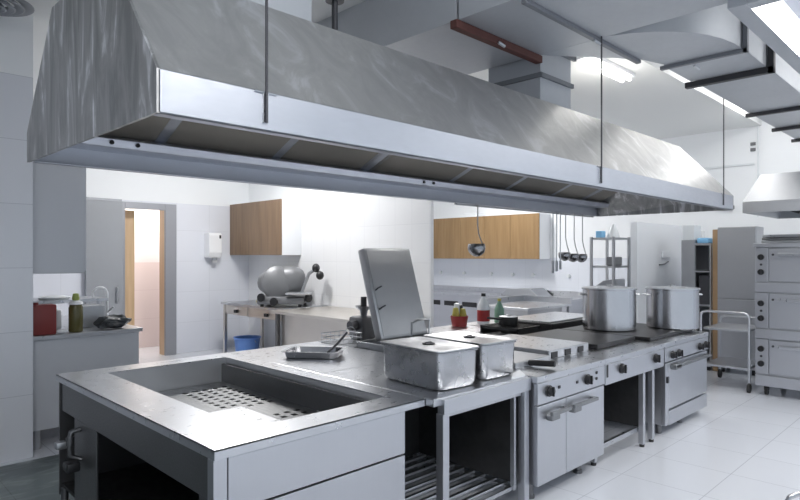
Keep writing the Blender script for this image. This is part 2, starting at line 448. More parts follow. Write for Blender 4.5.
obj('flange', B((4.135, 4.645, 2.565, 2.584, 3.13, 3.165), (4.13, 4.149, 2.565, 3.1, 3.13, 3.165)), M['flange_g'], duct)
obj('flange', B((4.135, 4.68, 2.56, 2.584, 3.37, 3.43)), M['flange_g'], duct)
solo('duct_riser', B((1.3, 1.93, 2.62, 3.1, TZ+.002, CZ)), M['duct'], 'pale square duct riser from the near end of the island hood to the ceiling', 'duct', (1.6, 2.86, TZ+.002), bev=.004)

# ------------------------------------------------------------------ lamps
lum = thing('tube_light', 'grey framed hanging light fixture with a bright tube at top right', 'light fixture', (5.3, .85, 3.2))
bm = B((3.96, 7.2, 1.06, 1.165, 3.2, 3.36), (3.96, 7.2, .35, .45, 3.2, 3.36), (3.96, 4.06, .45, 1.06, 3.2, 3.36), (7.1, 7.2, .45, 1.06, 3.2, 3.36), (4.06, 7.1, .45, 1.06, 3.33, 3.36))
obj('frame', bm, M['duct'], lum, bev=.004)
obj('tube', B((4.12, 7.04, .965, 1.05, 3.24, 3.30)), M['tube'], lum, bev=.01, label='lit white tube')
obj('diffuser', B((4.07, 7.09, .46, .93, 3.26, 3.28)), M['diffuser'], lum)
for hx in (4.5, 6.6):
    bm = nb(); tube(bm, [(hx, .75, 3.35), (hx, .75, 3.91)], .008, 8); obj('hanger_rod', bm, M['rod'], lum)

def strip(name, label, x, y, z, along='X', ln=1.2):
    t = thing(name, label, 'ceiling lamp', (x, y, z), 'fluorescent ceiling lamps')
    a, b_ = (ln/2, .09) if along == 'X' else (.09, ln/2)
    obj('housing', B((x-a, x+a, y-b_, y+b_, z-.04, z)), M['whitegloss'], t, bev=.006)
    bm = nb()
    for s in (-.04, .04):
        p, q = ((x-a+.04, y+s, z-.062), (x+a-.04, y+s, z-.062)) if along == 'X' else ((x+s, y-b_+.04, z-.062), (x+s, y+b_-.04, z-.062))
        tube(bm, [p, q], .022, 10)
    obj('tube', bm, M['tube'], t, smooth=True)
    return t
strip('fluorescent_lamp', 'lit fluorescent lamp on the low ceiling behind the duct riser', 6.0, 2.93, CZ, 'X', 1.0)
LAMPS = [(-.9, -.7, 3.9, 'added for fill behind the near end of the island', 80), (2.2, -.8, 3.9, 'added for fill above the aisle in front of the island', 40), (6.0, -.6, 3.9, 'added for fill above the aisle before the range oven', 30),  # unseen lamps added as fill light, except the pair above the ducts
         (8.6, -.1, 3.9, 'added for fill above the aisle by the deck oven', 42), (7.5, 2.28, 3.9, 'above the ducts, nearer of two in line', 3), (9.2, 2.28, 3.9, 'above the ducts, farther of two in line', 12),
         (4.2, 7.4, CZ, 'added for fill above the slicer table', 85), (8.4, 6.8, CZ, 'added for fill above the far room behind the inner wall', 80)]
for lx, ly, lz, ds, pw in LAMPS:
    strip('fluorescent_lamp', 'lit fluorescent ceiling lamp '+ds, lx, ly, lz, 'X', 1.3)

# round air diffuser upper left
dif = thing('air_diffuser', 'round white ceiling air diffuser with stepped rings at top left', 'air vent', (0.98, 5.35, 3.62))
for i, (r0, zz) in enumerate(((.26, 3.60), (.2, 3.585), (.14, 3.57), (.08, 3.56))):
    bm = nb(); lathe(bm, [(r0*.72, .0), (r0, -.015), (r0+.012, -.01), (r0*.78, .03), (r0*.72, .0)], 0.98, 5.35, zz+.02, 32)
    obj('ring', bm, M['greypaint'], dif, smooth=True)
bm = nb(); lathe(bm, [(0, .03), (.05, .03), (.06, .1), (.06, CZ-3.56), (0, CZ-3.56)], 0.98, 5.35, 3.56, 24); obj('neck', bm, M['greypaint'], dif, smooth=True)

# ------------------------------------------------------------------ second hood
h2 = thing('oven_hood', 'smaller stainless exhaust hood over the deck oven at right', 'exhaust hood', (8.6, 1.3, 2.2))
bm = nb()
X0, X1, Y0, Y1 = 7.8, 9.4, .4, 2.13
zb, zl, zt = 2.2, 2.33, 2.66
bot = [(X0, Y0), (X1, Y0), (X1, Y1), (X0, Y1)]; top = [(X0+.22, Y0+.2), (X1, Y0+.2), (X1, Y1-.13), (X0+.22, Y1-.13)]
v0 = [bm.verts.new((x, y, zb)) for x, y in bot]; v1 = [bm.verts.new((x, y, zl)) for x, y in bot]; v2 = [bm.verts.new((x, y, zt)) for x, y in top]
v3 = [bm.verts.new((x+(.02 if x == X0 else -.02), y+(.02 if y == Y0 else -.02), zb)) for x, y in bot]
v4 = [bm.verts.new((x+(.02 if x < 8.5 else -.02), y+(.02 if y < 1.2 else -.02), zt-.02)) for x, y in top]
for i in range(4):
    j = (i+1) % 4
    bm.faces.new((v0[i], v0[j], v1[j], v1[i])); bm.faces.new((v1[i], v1[j], v2[j], v2[i]))
    bm.faces.new((v3[i], v3[j], v0[j], v0[i])); bm.faces.new((v3[j], v3[i], v4[i], v4[j]))
bm.faces.new(v2); bm.faces.new(v4[::-1])
obj('canopy', bm, M['steel_soft'], h2)
bm = nb(); tube(bm, [(X0+.3, 1.62, 2.2), (X0+.3, 1.72, 2.22), (X0+.3, 1.5, 2.18)], .02, 8); obj('drain_cup', bm, M['black'], h2)
obj('flue', B((8.5, 8.9, .9, 1.3, zt, 3.29)), M['duct'], h2, bev=.004)

# ------------------------------------------------------------------ island: basin counter
TOP = .88
sk = thing('basin_counter', 'stainless steel counter with a wide sunken basin at the near end of the island', 'sink counter', (1.9, 3.45, 0))
bx0, bx1, by0, by1 = 1.485, 2.39, 2.52, 4.41
SX0, SX1, SY0, SY1 = 1.215, 2.52, 2.335, 4.61
bm = nb()
# rim: a plate with a rectangular hole, folded edges outside, basin walls inside
for b in ((SX0, bx0, SY0, SY1), (bx1, SX1, SY0, SY1), (bx0, bx1, SY0, by0), (bx0, bx1, by1, SY1)):
    box(bm, b[0], b[1], b[2], b[3], TOP-.008, TOP)
box(bm, SX0, SX1, SY0, SY0+.012, TOP-.045, TOP-.001)
box(bm, SX0, SX0+.012, SY0+.012, SY1, TOP-.045, TOP-.001)
bmesh.ops.remove_doubles(bm, verts=bm.verts[:], dist=1e-5)
obj('rim', bm, M['steel_top'], sk)
bm = B((bx0-.01, bx0, by0, by1, .62, TOP-.009), (bx1, bx1+.01, by0, by1, .62, TOP-.009), (bx0, bx1, by0-.01, by0, .62, TOP-.009), (bx0, bx1, by1, by1+.01, .62, TOP-.009), (bx0, bx1, by0, by1, .61, .625))
obj('basin', bm, M['basin'], sk)
# perforated false bottom, rows of square holes in two groups
bm = nb(); px0, px1, py0, py1, pz = bx0+.02, bx1-.02, by0+.02, by1-.02, .69
nx, ny_ = 22, 46
gx = [px0+(px1-px0)*i/nx for i in range(nx+1)]; gy = [py0+(py1-py0)*i/ny_ for i in range(ny_+1)]
gv = [[bm.verts.new((x, y, pz)) for y in gy] for x in gx]
for i in range(nx):
    for j in range(ny_):
        hole = i % 2 == 1 and j % 2 == 1 and i > 10 and i < 20 and ((4 < j < 18) or (24 < j < 42))
        if not hole: bm.faces.new((gv[i][j], gv[i+1][j], gv[i+1][j+1], gv[i][j+1]))
obj('perforated_plate', bm, M['steel_mid'], sk)
obj('hole_shade_sheet', B((bx0+.001, bx1-.001, by0+.001, by1-.001, .626, .63)), M['cavity'], sk)  # dark sheet standing in for the shade below the holes
solo('cover_plate', RB(.004, (1.52, 2.02, 2.62, 3.52, .695, .71)), M['steel_top'], 'flat pale steel cover plate lying in the basin', 'plate', (1.8, 3.0, .695))
# front skin
obj('front_panel', B((1.285, 2.37, 2.345, 2.365, .595, .832)), M['steel_front'], sk, bev=.004)
obj('front_panel', B((1.285, 2.37, 2.345, 2.365, .10, .585)), M['steel_front'], sk, bev=.004)
obj('corner_post', B((1.215, 1.28, 2.345, 2.40, .03, .832)), M['steel_front'], sk, bev=.003)
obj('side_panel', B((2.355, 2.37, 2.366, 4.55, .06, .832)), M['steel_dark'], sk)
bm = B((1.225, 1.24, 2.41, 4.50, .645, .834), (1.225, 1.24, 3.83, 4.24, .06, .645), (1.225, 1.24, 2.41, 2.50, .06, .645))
obj('end_panel', bm, M['steel_dark'], sk, bev=.003, label='end panel with an opening, coloured dark for its shade')  # dark reflection on this end put into the steel colour
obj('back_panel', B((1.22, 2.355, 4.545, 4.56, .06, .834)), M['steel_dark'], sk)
obj('shelf', B((1.23, 2.35, 2.41, 4.54, .12, .14)), M['cavity'], sk)
for lx, ly in ((1.24, 2.38), (2.3, 2.38), (1.24, 4.5), (2.3, 4.5)):
    bm = nb(); disc(bm, (lx, ly, 0), (0, 0, 1), .025, .12, 12); obj('leg', bm, M['steel_dark'], sk, smooth=True)
# gas cock on the dark end
bm = nb(); tube(bm, [(1.225, 4.12, .60), (1.17, 4.12, .59), (1.16, 4.12, .54), (1.165, 4.12, .44), (1.225, 4.10, .41)], .016, 10); disc(bm, (1.165, 4.12, .56), (0, 0, -1), .024, .05, 12)
gv_ = obj('gas_valve', bm, M['steel_dark'], sk, smooth=True)
obj('valve_lever', RB(.008, (1.09, 1.15, 4.12, 4.18, .49, .535)), M['steel_soft'], gv_, smooth=True)
obj('valve_handle', RB(.014, (1.12, 1.20, 4.02, 4.12, .36, .42)), M['black'], gv_, smooth=True)

# ------------------------------------------------------------------ island: work table + open heated stand
wt = thing('work_table', 'plain stainless work table between the basin and the tilting pan', 'table', (3.0, 4.0, 0))
obj('worktop', RB(.006, (2.525, 3.46, 3.33, 4.61, .84, TOP)), M['steel_top'], wt)
for lx, ly in ((2.56, 3.38), (3.42, 3.38), (2.56, 4.56), (3.42, 4.56)):
    obj('leg', B((lx-.02, lx+.02, ly-.02, ly+.02, 0, .84)), M['steel'], wt)
obj('undershelf', B((2.54, 3.44, 3.36, 4.58, .25, .27)), M['steel_dark'], wt)

st = thing('open_stand', 'open fronted stainless stand under the two lidded pans', 'stand', (3.1, 2.8, 0))
obj('worktop', RB(.006, (2.525, 3.49, 2.27, 3.33, .835, TOP)), M['steel_top'], st)
obj('fascia', B((2.59, 3.49, 2.245, 2.30, .785, .872)), M['steel_front'], st, bev=.004)
for lx in (2.59, 3.425):
    obj('leg', B((lx, lx+.055, 2.255, 2.31, 0, .785)), M['steel_front'], st, bev=.003)
    obj('leg', B((lx, lx+.055, 3.25, 3.305, 0, .834)), M['steel'], st, bev=.003)
obj('back_panel', B((2.40, 3.48, 3.20, 3.22, .16, .83)), M['cavity'], st)
obj('side_panel', B((3.39, 3.405, 2.32, 3.2, .16, .83)), M['cavity'], st)
obj('side_rail', B((3.365, 3.388, 2.30, 2.33, .12, .76)), M['steel_front'], st)
obj('top_rail', B((2.65, 3.42, 2.28, 2.31, .755, .784)), M['steel'], st, bev=.002)
for i in range(9):
    y = 2.36+.095*i
    obj('shelf_slat', RB(.006, (2.42, 3.385, y, y+.03, .145, .165)), M['steel'], st)
obj('shelf_frame', B((2.42, 3.42, 2.315, 2.345, .12, .144), (2.42, 2.45, 2.345, 3.19, .12, .144), (3.35, 3.385, 2.345, 3.19, .12, .144)), M['steel'], st)

# ------------------------------------------------------------------ island: cooking units
def knob(x, y, z, parent, r=.032):
    bm = nb(); disc(bm, (x, y, z), (0, -1, 0), r*1.25, .012, 18); disc(bm, (x, y-.012, z), (0, -1, 0), r, .024, 18)
    box(bm, x-.006, x+.006, y-.046, y-.03, z-r, z+r)
    return obj('knob', bm, M['black'], parent, smooth=True)
FY = 2.2
cb = thing('grill_cabinet', 'stainless grill cabinet with two doors and two black knobs', 'cooker', (4.12, 2.8, 0))
obj('body', B((3.51, 4.465, FY+.03, 3.33, .13, .83)), M['steel_front'], cb)
obj('worktop', RB(.006, (3.495, 4.475, FY, 3.33, .832, TOP)), M['steel_top'], cb)
pn = obj('control_panel', B((3.50, 4.47, FY, FY+.03, .685, .831)), M['steel_front'], cb, bev=.003)
for kx in (3.635, 4.18): knob(kx, FY, .765, cb)
for kx, kz in ((3.775, .77), (4.03, .767), (4.33, .795), (4.33, .75)):
    obj('indicator', B((kx-.012, kx+.012, FY-.006, FY, kz-.01, kz+.01)), M['black'], pn)
for xa, xb, hx in ((3.505, 3.88, .0), (3.887, 4.465, .0)):
    dr = obj('door', RB(.004, (xa, xb, FY+.004, FY+.028, .13, .675)), M['steel_front'], cb)
    bm = nb()
    a, b_ = (xa+.10, xb-.02) if xa < 3.8 else (xa+.02, xb-.20)
    rbox(bm, a, b_, FY-.055, FY-.03, .60, .628, r=.006); rbox(bm, a, a+.11, FY-.05, FY+.004, .565, .605, r=.01); box(bm, b_-.03, b_, FY-.04, FY+.004, .603, .625)
    obj('handle', bm, M['steel_mid'], dr)
for lx in (3.6, 4.28):
    for ly in (2.33, 3.2):
        bm = nb(); lathe(bm, [(0, 0), (.035, 0), (.035, .02), (.026, .03), (.026, .1), (.036, .11), (.036, .13), (0, .13)], lx, ly, 0, 14)
        obj('foot', bm, M['steel_dark'], cb, smooth=True)
# lava grill casing, drip drawer
g = thing('grill_casing', 'flat steel grill casing with three dark slots standing on the two door cabinet', 'grill', (4.45, 2.9, TOP))
obj('casing', RB(.006, (4.14, 4.78, 2.50, 3.30, TOP, .95)), M['steel_top'], g)
for xx in (4.17, 4.38, 4.59):
    obj('slot', B((xx, xx+.09, 2.494, 2.5, TOP+.006, .935)), M['black'], g)
g2 = thing('drip_drawer', 'shallow steel drip drawer with a black handle in front of the grill casing', 'drawer', (3.85, 2.7, TOP))
obj('tray', RB(.008, (3.62, 4.10, 2.46, 3.1, TOP, .925)), M['steel_soft'], g2)
bm = nb(); tube(bm, [(3.80, 2.46, .905), (3.80, 2.42, .91), (3.84, 2.27, .915)], .022, 10); obj('handle', bm, M['black'], g2, smooth=True)

ft = thing('solid_top_stove', 'stainless stove with a black hot plate over an open dark base', 'stove', (5.3, 2.8, 0))
obj('worktop', RB(.006, (4.48, 5.65, FY, 3.33, .832, TOP)), M['steel_top'], ft)
obj('control_panel', B((4.485, 5.65, FY, FY+.03, .67, .831)), M['steel_front'], ft, bev=.003)
for kx in (4.76, 5.45): knob(kx, FY, .77, ft, .034)
obj('vent_slot', RB(.003, (4.50, 4.525, FY-.004, FY-.0005, .73, .83)), M['black'], ft)
obj('hot_plate', RB(.008, (4.86, 5.63, 2.46, 3.30, TOP+.001, .925)), M['iron'], ft)
obj('burner_box', B((4.49, 5.64, FY+.08, 3.3, .64, .83)), M['steel_dark'], ft)
obj('back_panel', B((4.49, 5.64, 2.75, 2.77, .14, .64)), M['cavity'], ft)
obj('side_panel', B((5.36, 5.375, 2.3, 2.75, .14, .64)), M['cavity'], ft)
for lx, ly in ((5.24, 2.22), (5.44, 2.22), (4.50, 2.3), (4.50, 3.2), (5.58, 3.2)):
    bm = B((lx, lx+.045, ly, ly+.045, .025, .66))
    lg = obj('leg', bm, M['steel_front'], ft, bev=.003)
    bm = nb(); disc(bm, (lx+.022, ly+.022, 0), (0, 0, 1), .022, .026, 12); obj('foot', bm, M['rubber'], lg)
obj('stretcher', B((4.545, 5.24, 2.27, 2.30, .13, .17)), M['steel'], ft, bev=.003)

ov = thing('range_oven', 'stainless range with an oven door at the far end of the island', 'oven', (6.45, 2.8, 0))
obj('body', B((5.70, 6.82, FY+.04, 3.33, .1, .83)), M['steel_front'], ov)
obj('worktop', RB(.006, (5.66, 6.86, FY, 3.33, .832, TOP)), M['steel_top'], ov)
obj('control_panel', B((5.68, 6.84, FY, FY+.035, .70, .831)), M['steel_front'], ov, bev=.003)
for kx in (5.85, 6.0, 6.58, 6.75): knob(kx, FY, .755, ov, .031)
obj('hot_plate', RB(.008, (5.68, 6.80, 2.34, 3.30, TOP+.001, .92)), M['iron'], ov)
dr = obj('door', RB(.005, (5.79, 6.82, FY+.005, FY+.038, .245, .685)), M['steel_front'], ov)
bm = nb(); rbox(bm, 5.82, 6.78, FY-.05, FY-.025, .63, .66, r=.006); rbox(bm, 5.82, 5.96, FY-.05, FY+.006, .615, .67, r=.008); box(bm, 6.74, 6.78, FY-.04, FY+.006, .632, .658); obj('handle', bm, M['steel_mid'], dr)
obj('side_strip', B((5.70, 5.78, FY+.005, FY+.038, .1, .685)), M['steel_front'], ov, bev=.003)
obj('latch', RB(.004, (5.715, 5.755, FY-.01, FY+.005, .5, .56)), M['black'], ov)
obj('base_panel', B((5.79, 6.82, FY+.005, FY+.038, .09, .225)), M['steel_front'], ov, bev=.003)
for lx, ly in ((5.78, 2.3), (6.3, 2.3), (5.78, 3.2), (6.75, 3.2)):
    bm = nb(); disc(bm, (lx, ly, 0), (0, 0, 1), .026, .1, 12); obj('foot', bm, M['steel_dark'], ov)

# rear row
tp = thing('tilting_pan', 'steel braising pan with its tall lid standing open behind the lidded pans', 'braising pan', (3.95, 3.95, 0))
bm = B((3.5, 4.4, 3.36, 3.38, .2, .93), (3.5, 4.4, 4.06, 4.08, .2, .93), (3.5, 3.52, 3.38, 4.06, .2, .93), (4.38, 4.4, 3.38, 4.06, .2, .93), (3.52, 4.38, 3.38, 4.06, .55, .57))
obj('pan_body', bm, M['steel'], tp, bev=.004)
obj('rear_ledge', B((3.47, 4.41, 4.09, 4.61, .84, TOP)), M['steel_top'], tp)
obj('pedestal', B((3.55, 4.35, 3.42, 4.02, 0, .2)), M['steel_dark'], tp)
lid = nb(); rbox(lid, -.31, .31, -.045, .045, 0, .87, r=.02)
box(lid, -.28, .28, -.050, -.044, .03, .84)
me_ = Matrix.Translation((3.94, 3.93, .93)) @ Matrix.Rotation(R(-17), 4, 'X')
t_ = nb(); merge(t_, lid, me_)
ld = obj('lid', t_, M['steel_lid'], tp, smooth=True, label='tall satin steel lid tilted back')
for zz in (.28, .46):
    bm = nb(); tube(bm, [me_ @ Vector((-.265, -.05, zz)), me_ @ Vector((-.265, -.085, zz+.01)), me_ @ Vector((-.22, -.09, zz+.025))], .007, 6)
    obj('hook', bm, M['rod'], ld)
bm = nb(); tube(bm, [(3.82, 3.70, .88), (3.82, 3.70, 1.10), (3.86, 3.66, 1.13), (3.94, 3.60, 1.13), (3.94, 3.60, .9)], .010, 8); obj('lid_handle', bm, M['steel'], tp, smooth=True)

rr = thing('rear_range', 'rear gas range with black burner grates behind the grill casing', 'range', (5.0, 3.95, 0))
obj('body', B((4.42, 5.5, 3.36, 4.55, .1, .86)), M['steel_front'], rr)
obj('burner_tray', B((5.06, 5.48, 3.38, 3.95, .861, .88)), M['iron'], rr)
obj('worktop', B((4.42, 5.059, 3.36, 4.55, .861, .88), (5.059, 5.5, 3.955, 4.55, .861, .88)), M['steel_top'], rr)
for cx_ in (5.27,):
    for cy_ in (3.66,):
        bm = nb(); lathe(bm, [(0, .0), (.09, 0), (.09, .03), (.05, .04), (0, .04)], cx_, cy_, .88, 18); obj('burner', bm, M['iron'], rr)
        bm = nb()
        for k in range(5): box(bm, cx_-.19+.09*k, cx_-.17+.09*k, cy_-.24, cy_+.24, .93, .96)
        for k in (-.24, .22): box(bm, cx_-.19, cx_+.21, cy_+k, cy_+k+.02, .88, .96)
        obj('grate', bm, M['iron'], rr)
for lx, ly in ((4.5, 3.45), (5.4, 3.45), (4.5, 4.45), (5.4, 4.45)):
    obj('foot', B((lx-.02, lx+.02, ly-.02, ly+.02, 0, .1)), M['steel_dark'], rr)
rg = thing('rear_griddle', 'rear stainless griddle with a raised plate edge behind the hot plates', 'griddle', (6.2, 3.95, 0))
obj('body', B((5.52, 6.9, 3.36, 4.55, .1, .86)), M['steel_front'], rg)
obj('griddle_plate', RB(.008, (5.70, 6.88, 3.40, 4.10, .861, .96)), M['iron'], rg)
obj('griddle_top', B((5.74, 6.84, 3.46, 4.05, .961, .975)), M['steel_top'], rg, bev=.004)
obj('rear_ledge', RB(.005, (5.52, 6.9, 4.12, 4.55, .861, .885)), M['steel_top'], rg)
for lx, ly in ((5.6, 3.45), (6.8, 3.45), (5.6, 4.45), (6.8, 4.45)):
    obj('foot', B((lx-.02, lx+.02, ly-.02, ly+.02, 0, .1)), M['steel_dark'], rg)
# small pan on the rear range
sp = thing('saucepan', 'small dark saucepan with a lid on the rear burner grates', 'saucepan', (5.28, 3.68, .96))
bm = nb(); lathe(bm, [(0, 0), (.09, 0), (.1, .02), (.1, .09), (.092, .09), (.09, .02), (0, .015)], 5.28, 3.68, .96, 20); obj('body', bm, M['iron'], sp, smooth=True)
bm = nb(); lathe(bm, [(0, .115), (.02, .115), (.03, .10), (.1, .092), (.1, .088), (0, .088)], 5.28, 3.68, .962, 20); obj('lid', bm, M['steel_soft'], sp, smooth=True)
bm = nb(); tube(bm, [(5.19, 3.70, 1.03), (5.02, 3.76, 1.05)], .012, 8); obj('handle', bm, M['black'], sp)

# ------------------------------------------------------------------ things on the island
def gn(name, label, loc):
    t = thing(name, label, 'food pan', loc, 'lidded steel pans on the open stand')
    x, y, z = loc; a, b_, h = .178, .285, .232
    bm = nb()
    def ring(sx, sy, zz, r=.045):
        pts = []
        for cx_, cy_, a0 in ((sx-r, sy-r, 0), (-sx+r, sy-r, 90), (-sx+r, -sy+r, 180), (sx-r, -sy+r, 270)):
            for k in range(5):
                an = R(a0+22.5*k); pts.append((x+cx_+r*math.cos(an), y+cy_+r*math.sin(an), z+zz))
        return [bm.verts.new(p) for p in pts]
    rings = [ring(a-.035, b_-.035, 0), ring(a-.018, b_-.018, .006), ring(a-.006, b_-.006, .035), ring(a-.002, b_-.002, h-.01), ring(a+.008, b_+.008, h-.006), ring(a+.008, b_+.008, h), ring(a-.006, b_-.006, h), ring(a-.02, b_-.02, .02), ring(a-.04, b_-.04, .01)]
    for p, q in zip(rings, rings[1:]):
        n = len(p)
        for k in range(n): bm.faces.new((p[k], p[(k+1) % n], q[(k+1) % n], q[k]))
    bm.faces.new(rings[0][::-1]); bm.faces.new(rings[-1])
    obj('pan', bm, M['pan'], t, smooth=True)
    bm = nb()
    rings = [ring(a-.004, b_-.004, h+.001), ring(a-.004, b_-.004, h+.006), ring(a+.012, b_+.012, h+.007), ring(a+.012, b_+.012, h+.015), ring(a-.01, b_-.01, h+.016), ring(a-.03, b_-.03, h+.010), ring(.05, .07, h+.012, .03)]
    for p, q in zip(rings, rings[1:]):
        n = len(p)
        for k in range(n): bm.faces.new((p[k], p[(k+1) % n], q[(k+1) % n], q[k]))
    bm.faces.new(rings[0][::-1]); bm.faces.new(rings[-1])
    ld = obj('lid', bm, M['panlid'], t, smooth=True)
    bm = nb(); lathe(bm, [(0, .0), (.038, 0), (.044, .006), (.04, .008), (0, .004)], x, y, z+h+.0125, 20)
    obj('grip_recess', bm, M['rod'], ld)
    bm = nb(); tube(bm, [(x-.035, y, z+h+.016), (x-.02, y, z+h+.024), (x+.02, y, z+h+.024), (x+.035, y, z+h+.016)], .005, 8); obj('grip', bm, M['rod'], ld)
    return t
g1 = gn('gastronorm_pan', 'lidded deep steel pan nearest the basin, left of its twin', (2.875, 2.63, TOP))
g1.rotation_euler = (0, 0, R(-5))
dup(g1, (3.312, 2.64, TOP), 'lidded deep steel pan on the right of its twin, nearer the grill', R(-3))

tr = thing('serving_tray', 'shallow steel tray with a utensil lying in it on the worktop', 'tray', (2.93, 3.93, TOP))
bm = nb(); mt = Matrix.Translation((2.93, 3.94, TOP)) @ Matrix.Rotation(R(-52), 4, 'Z')
t0 = nb()
def rr_ring(bm_, sx, sy, zz, r=.05):
    pts = []
    for cx_, cy_, a0 in ((sx-r, sy-r, 0), (-sx+r, sy-r, 90), (-sx+r, -sy+r, 180), (sx-r, -sy+r, 270)):
        for k in range(5):
            an = R(a0+22.5*k); pts.append((cx_+r*math.cos(an), cy_+r*math.sin(an), zz))
    return [bm_.verts.new(p) for p in pts]
rings = [rr_ring(t0, *q) for q in ((.20, .13, 0), (.21, .14, .006), (.22, .15, .05), (.24, .17, .053), (.24, .17, .057), (.213, .143, .055), (.20, .13, .01))]
for p, q in zip(rings, rings[1:]):
    n = len(p)
    for k in range(n): t0.faces.new((p[k], p[(k+1) % n], q[(k+1) % n], q[k]))
t0.faces.new(rings[0][::-1]); t0.faces.new(rings[-1])
merge(bm, t0, mt); obj('tray', bm, M['steel_bowl'], tr, smooth=True)
bm = nb(); tube(bm, [(3.0, 3.86, .91), (3.15, 3.92, .96), (3.32, 4.0, 1.03)], .010, 8)
tag(obj('tongs', bm, M['rod'], None, (3.0, 3.86, .91), smooth=True), 'dark utensil handle sticking out of the shallow steel tray', 'utensil')

def pot(name, label, x, y, z, r=.27, h=.42):
    t = thing(name, label, 'stock pot', (x, y, z), 'tall stock pots on the hot plate')
    bm = nb(); lathe(bm, [(0, 0), (r-.012, 0), (r, .012), (r, h-.01), (r+.012, h-.006), (r+.012, h+.004), (r-.008, h+.004), (r-.008, .03), (0, .03)], x, y, z, 48)
    obj('pot', bm, M['steel_bowl'], t, smooth=True)
    bm = nb(); lathe(bm, [(r+.011, h+.0045), (r+.011, h+.012), (r*.6, h+.022), (0, h+.026), (0, h+.005), (r+.011, h+.0045)], x, y, z, 48)
    lid = obj('lid', bm, M['steel_top'], t, smooth=True)
    bm = nb(); tube(bm, [(x-.06, y, z+h+.022), (x-.05, y, z+h+.04), (x+.05, y, z+h+.04), (x+.06, y, z+h+.022)], .008, 8); obj('lid_handle', bm, M['steel'], lid, smooth=True)
    for s in (1, -1):
        u = Vector((.707, -.707, 0)) if s == 1 else Vector((-.707, .707, 0)); v = Vector((.707, .707, 0))
        c = Vector((x, y, z+h-.06))
        bm = nb(); tube(bm, [c+u*(r-.003)-v*.05, c+u*(r+.035)-v*.045, c+u*(r+.035)+v*.045, c+u*(r-.003)+v*.05], .009, 8)
        obj('handle', bm, M['steel'], t, smooth=True)
    return t
p1 = pot('stock_pot', 'tall steel stock pot on the hot plate, the nearer of two', 6.03, 2.92, .92, .268, .43)
pot('stock_pot', 'tall steel stock pot on the hot plate, nearer the far end of the island', 6.65, 2.50, .92, .262, .42)

bm = nb(); prism(bm, [(3.30, 2.275), (3.46, 2.275), (3.58, 2.40), (3.44, 2.36)], TOP+.001, TOP+.012, 'Z')
solo('cloth', bm, M['paper'], 'folded white cloth on the stand corner right of the lidded pans', 'cloth', (3.48, 2.4, TOP+.001))

# bottles by the rear burners
def bottle(name, label, x, y, z, r, h, body, cap, fill=None):
    t = thing(name, label, 'bottle', (x, y, z))
    bm = nb(); lathe(bm, [(0, 0), (r*.95, 0), (r, .01), (r, h*.55), (r*.8, h*.66), (r*.32, h*.86), (r*.32, h*.9), (0, h*.9)], x, y, z, 20); obj('body', bm, body, t, smooth=True)
    bm = nb(); disc(bm, (x, y, z+h*.9), (0, 0, 1), r*.36, h*.1, 14); obj('cap', bm, cap, t)
    if fill:
        bm = nb(); lathe(bm, [(r+.001, .03), (r+.002, .03), (r+.002, h*.45), (r+.001, h*.45)], x, y, z, 20); obj('contents', bm, fill, t, smooth=True)
    return t
bottle('sauce_bottle', 'clear bottle half full of red sauce behind the lidded pans', 5.74, 4.36, .886, .075, .36, M['clearpl'], M['black'], M['sauce'])
bottle('oil_bottle', 'pale green bottle standing right of the red sauce bottle', 5.95, 4.28, .886, .06, .29, M['green'], M['yellow'])
tb = thing('utensil_tub', 'red tub holding yellow and white bags by the red sauce bottle', 'tub', (5.36, 4.42, .881))
bm = nb(); lathe(bm, [(0, 0), (.085, 0), (.105, .12), (.095, .12), (.08, .02), (0, .02)], 5.36, 4.42, .881, 20); obj('tub', bm, M['sauce'], tb, smooth=True)
for dx, dy_, hh, mm in ((-.04, .02, .14, 'yellow'), (.04, -.02, .13, 'yellow'), (0, .04, .19, 'clearpl'), (.05, .03, .17, 'black')):
    bm = nb(); lathe(bm, [(0, 0), (.03, 0), (.045, .06), (.03, hh), (0, hh+.01)], 5.36+dx, 4.42+dy_, .95, 10); obj('packet', bm, M[mm], tb, smooth=True)

# wire basket between the tray and the braising pan
wb = thing('wire_basket', 'small wire basket beside the open braising pan lid', 'basket', (3.55, 4.36, TOP))
bm = nb(); wx0, wx1, wy0, wy1 = 3.42, 3.70, 4.24, 4.50
for zz in (.006, .05, .09): tube(bm, [(wx0, wy0, TOP+zz), (wx1, wy0, TOP+zz), (wx1, wy1, TOP+zz), (wx0, wy1, TOP+zz)], .004, 6, closed=True)
for i in range(6):
    x = wx0+.01+.052*i
    for y in (wy0, wy1): tube(bm, [(x, y, TOP+.004), (x, y, TOP+.092)], .0025, 5)
    tube(bm, [(x, wy0, TOP+.006), (x, wy1, TOP+.006)], .0025, 5)
obj('wire_body', bm, M['steel_soft'], wb)
bm = nb(); tube(bm, arc((3.56, wy0, TOP+.09), .07, 0, PI, 8, (1, 0, 0), (0, 0, 1)), .004, 6); obj('handle', bm, M['steel_soft'], wb)

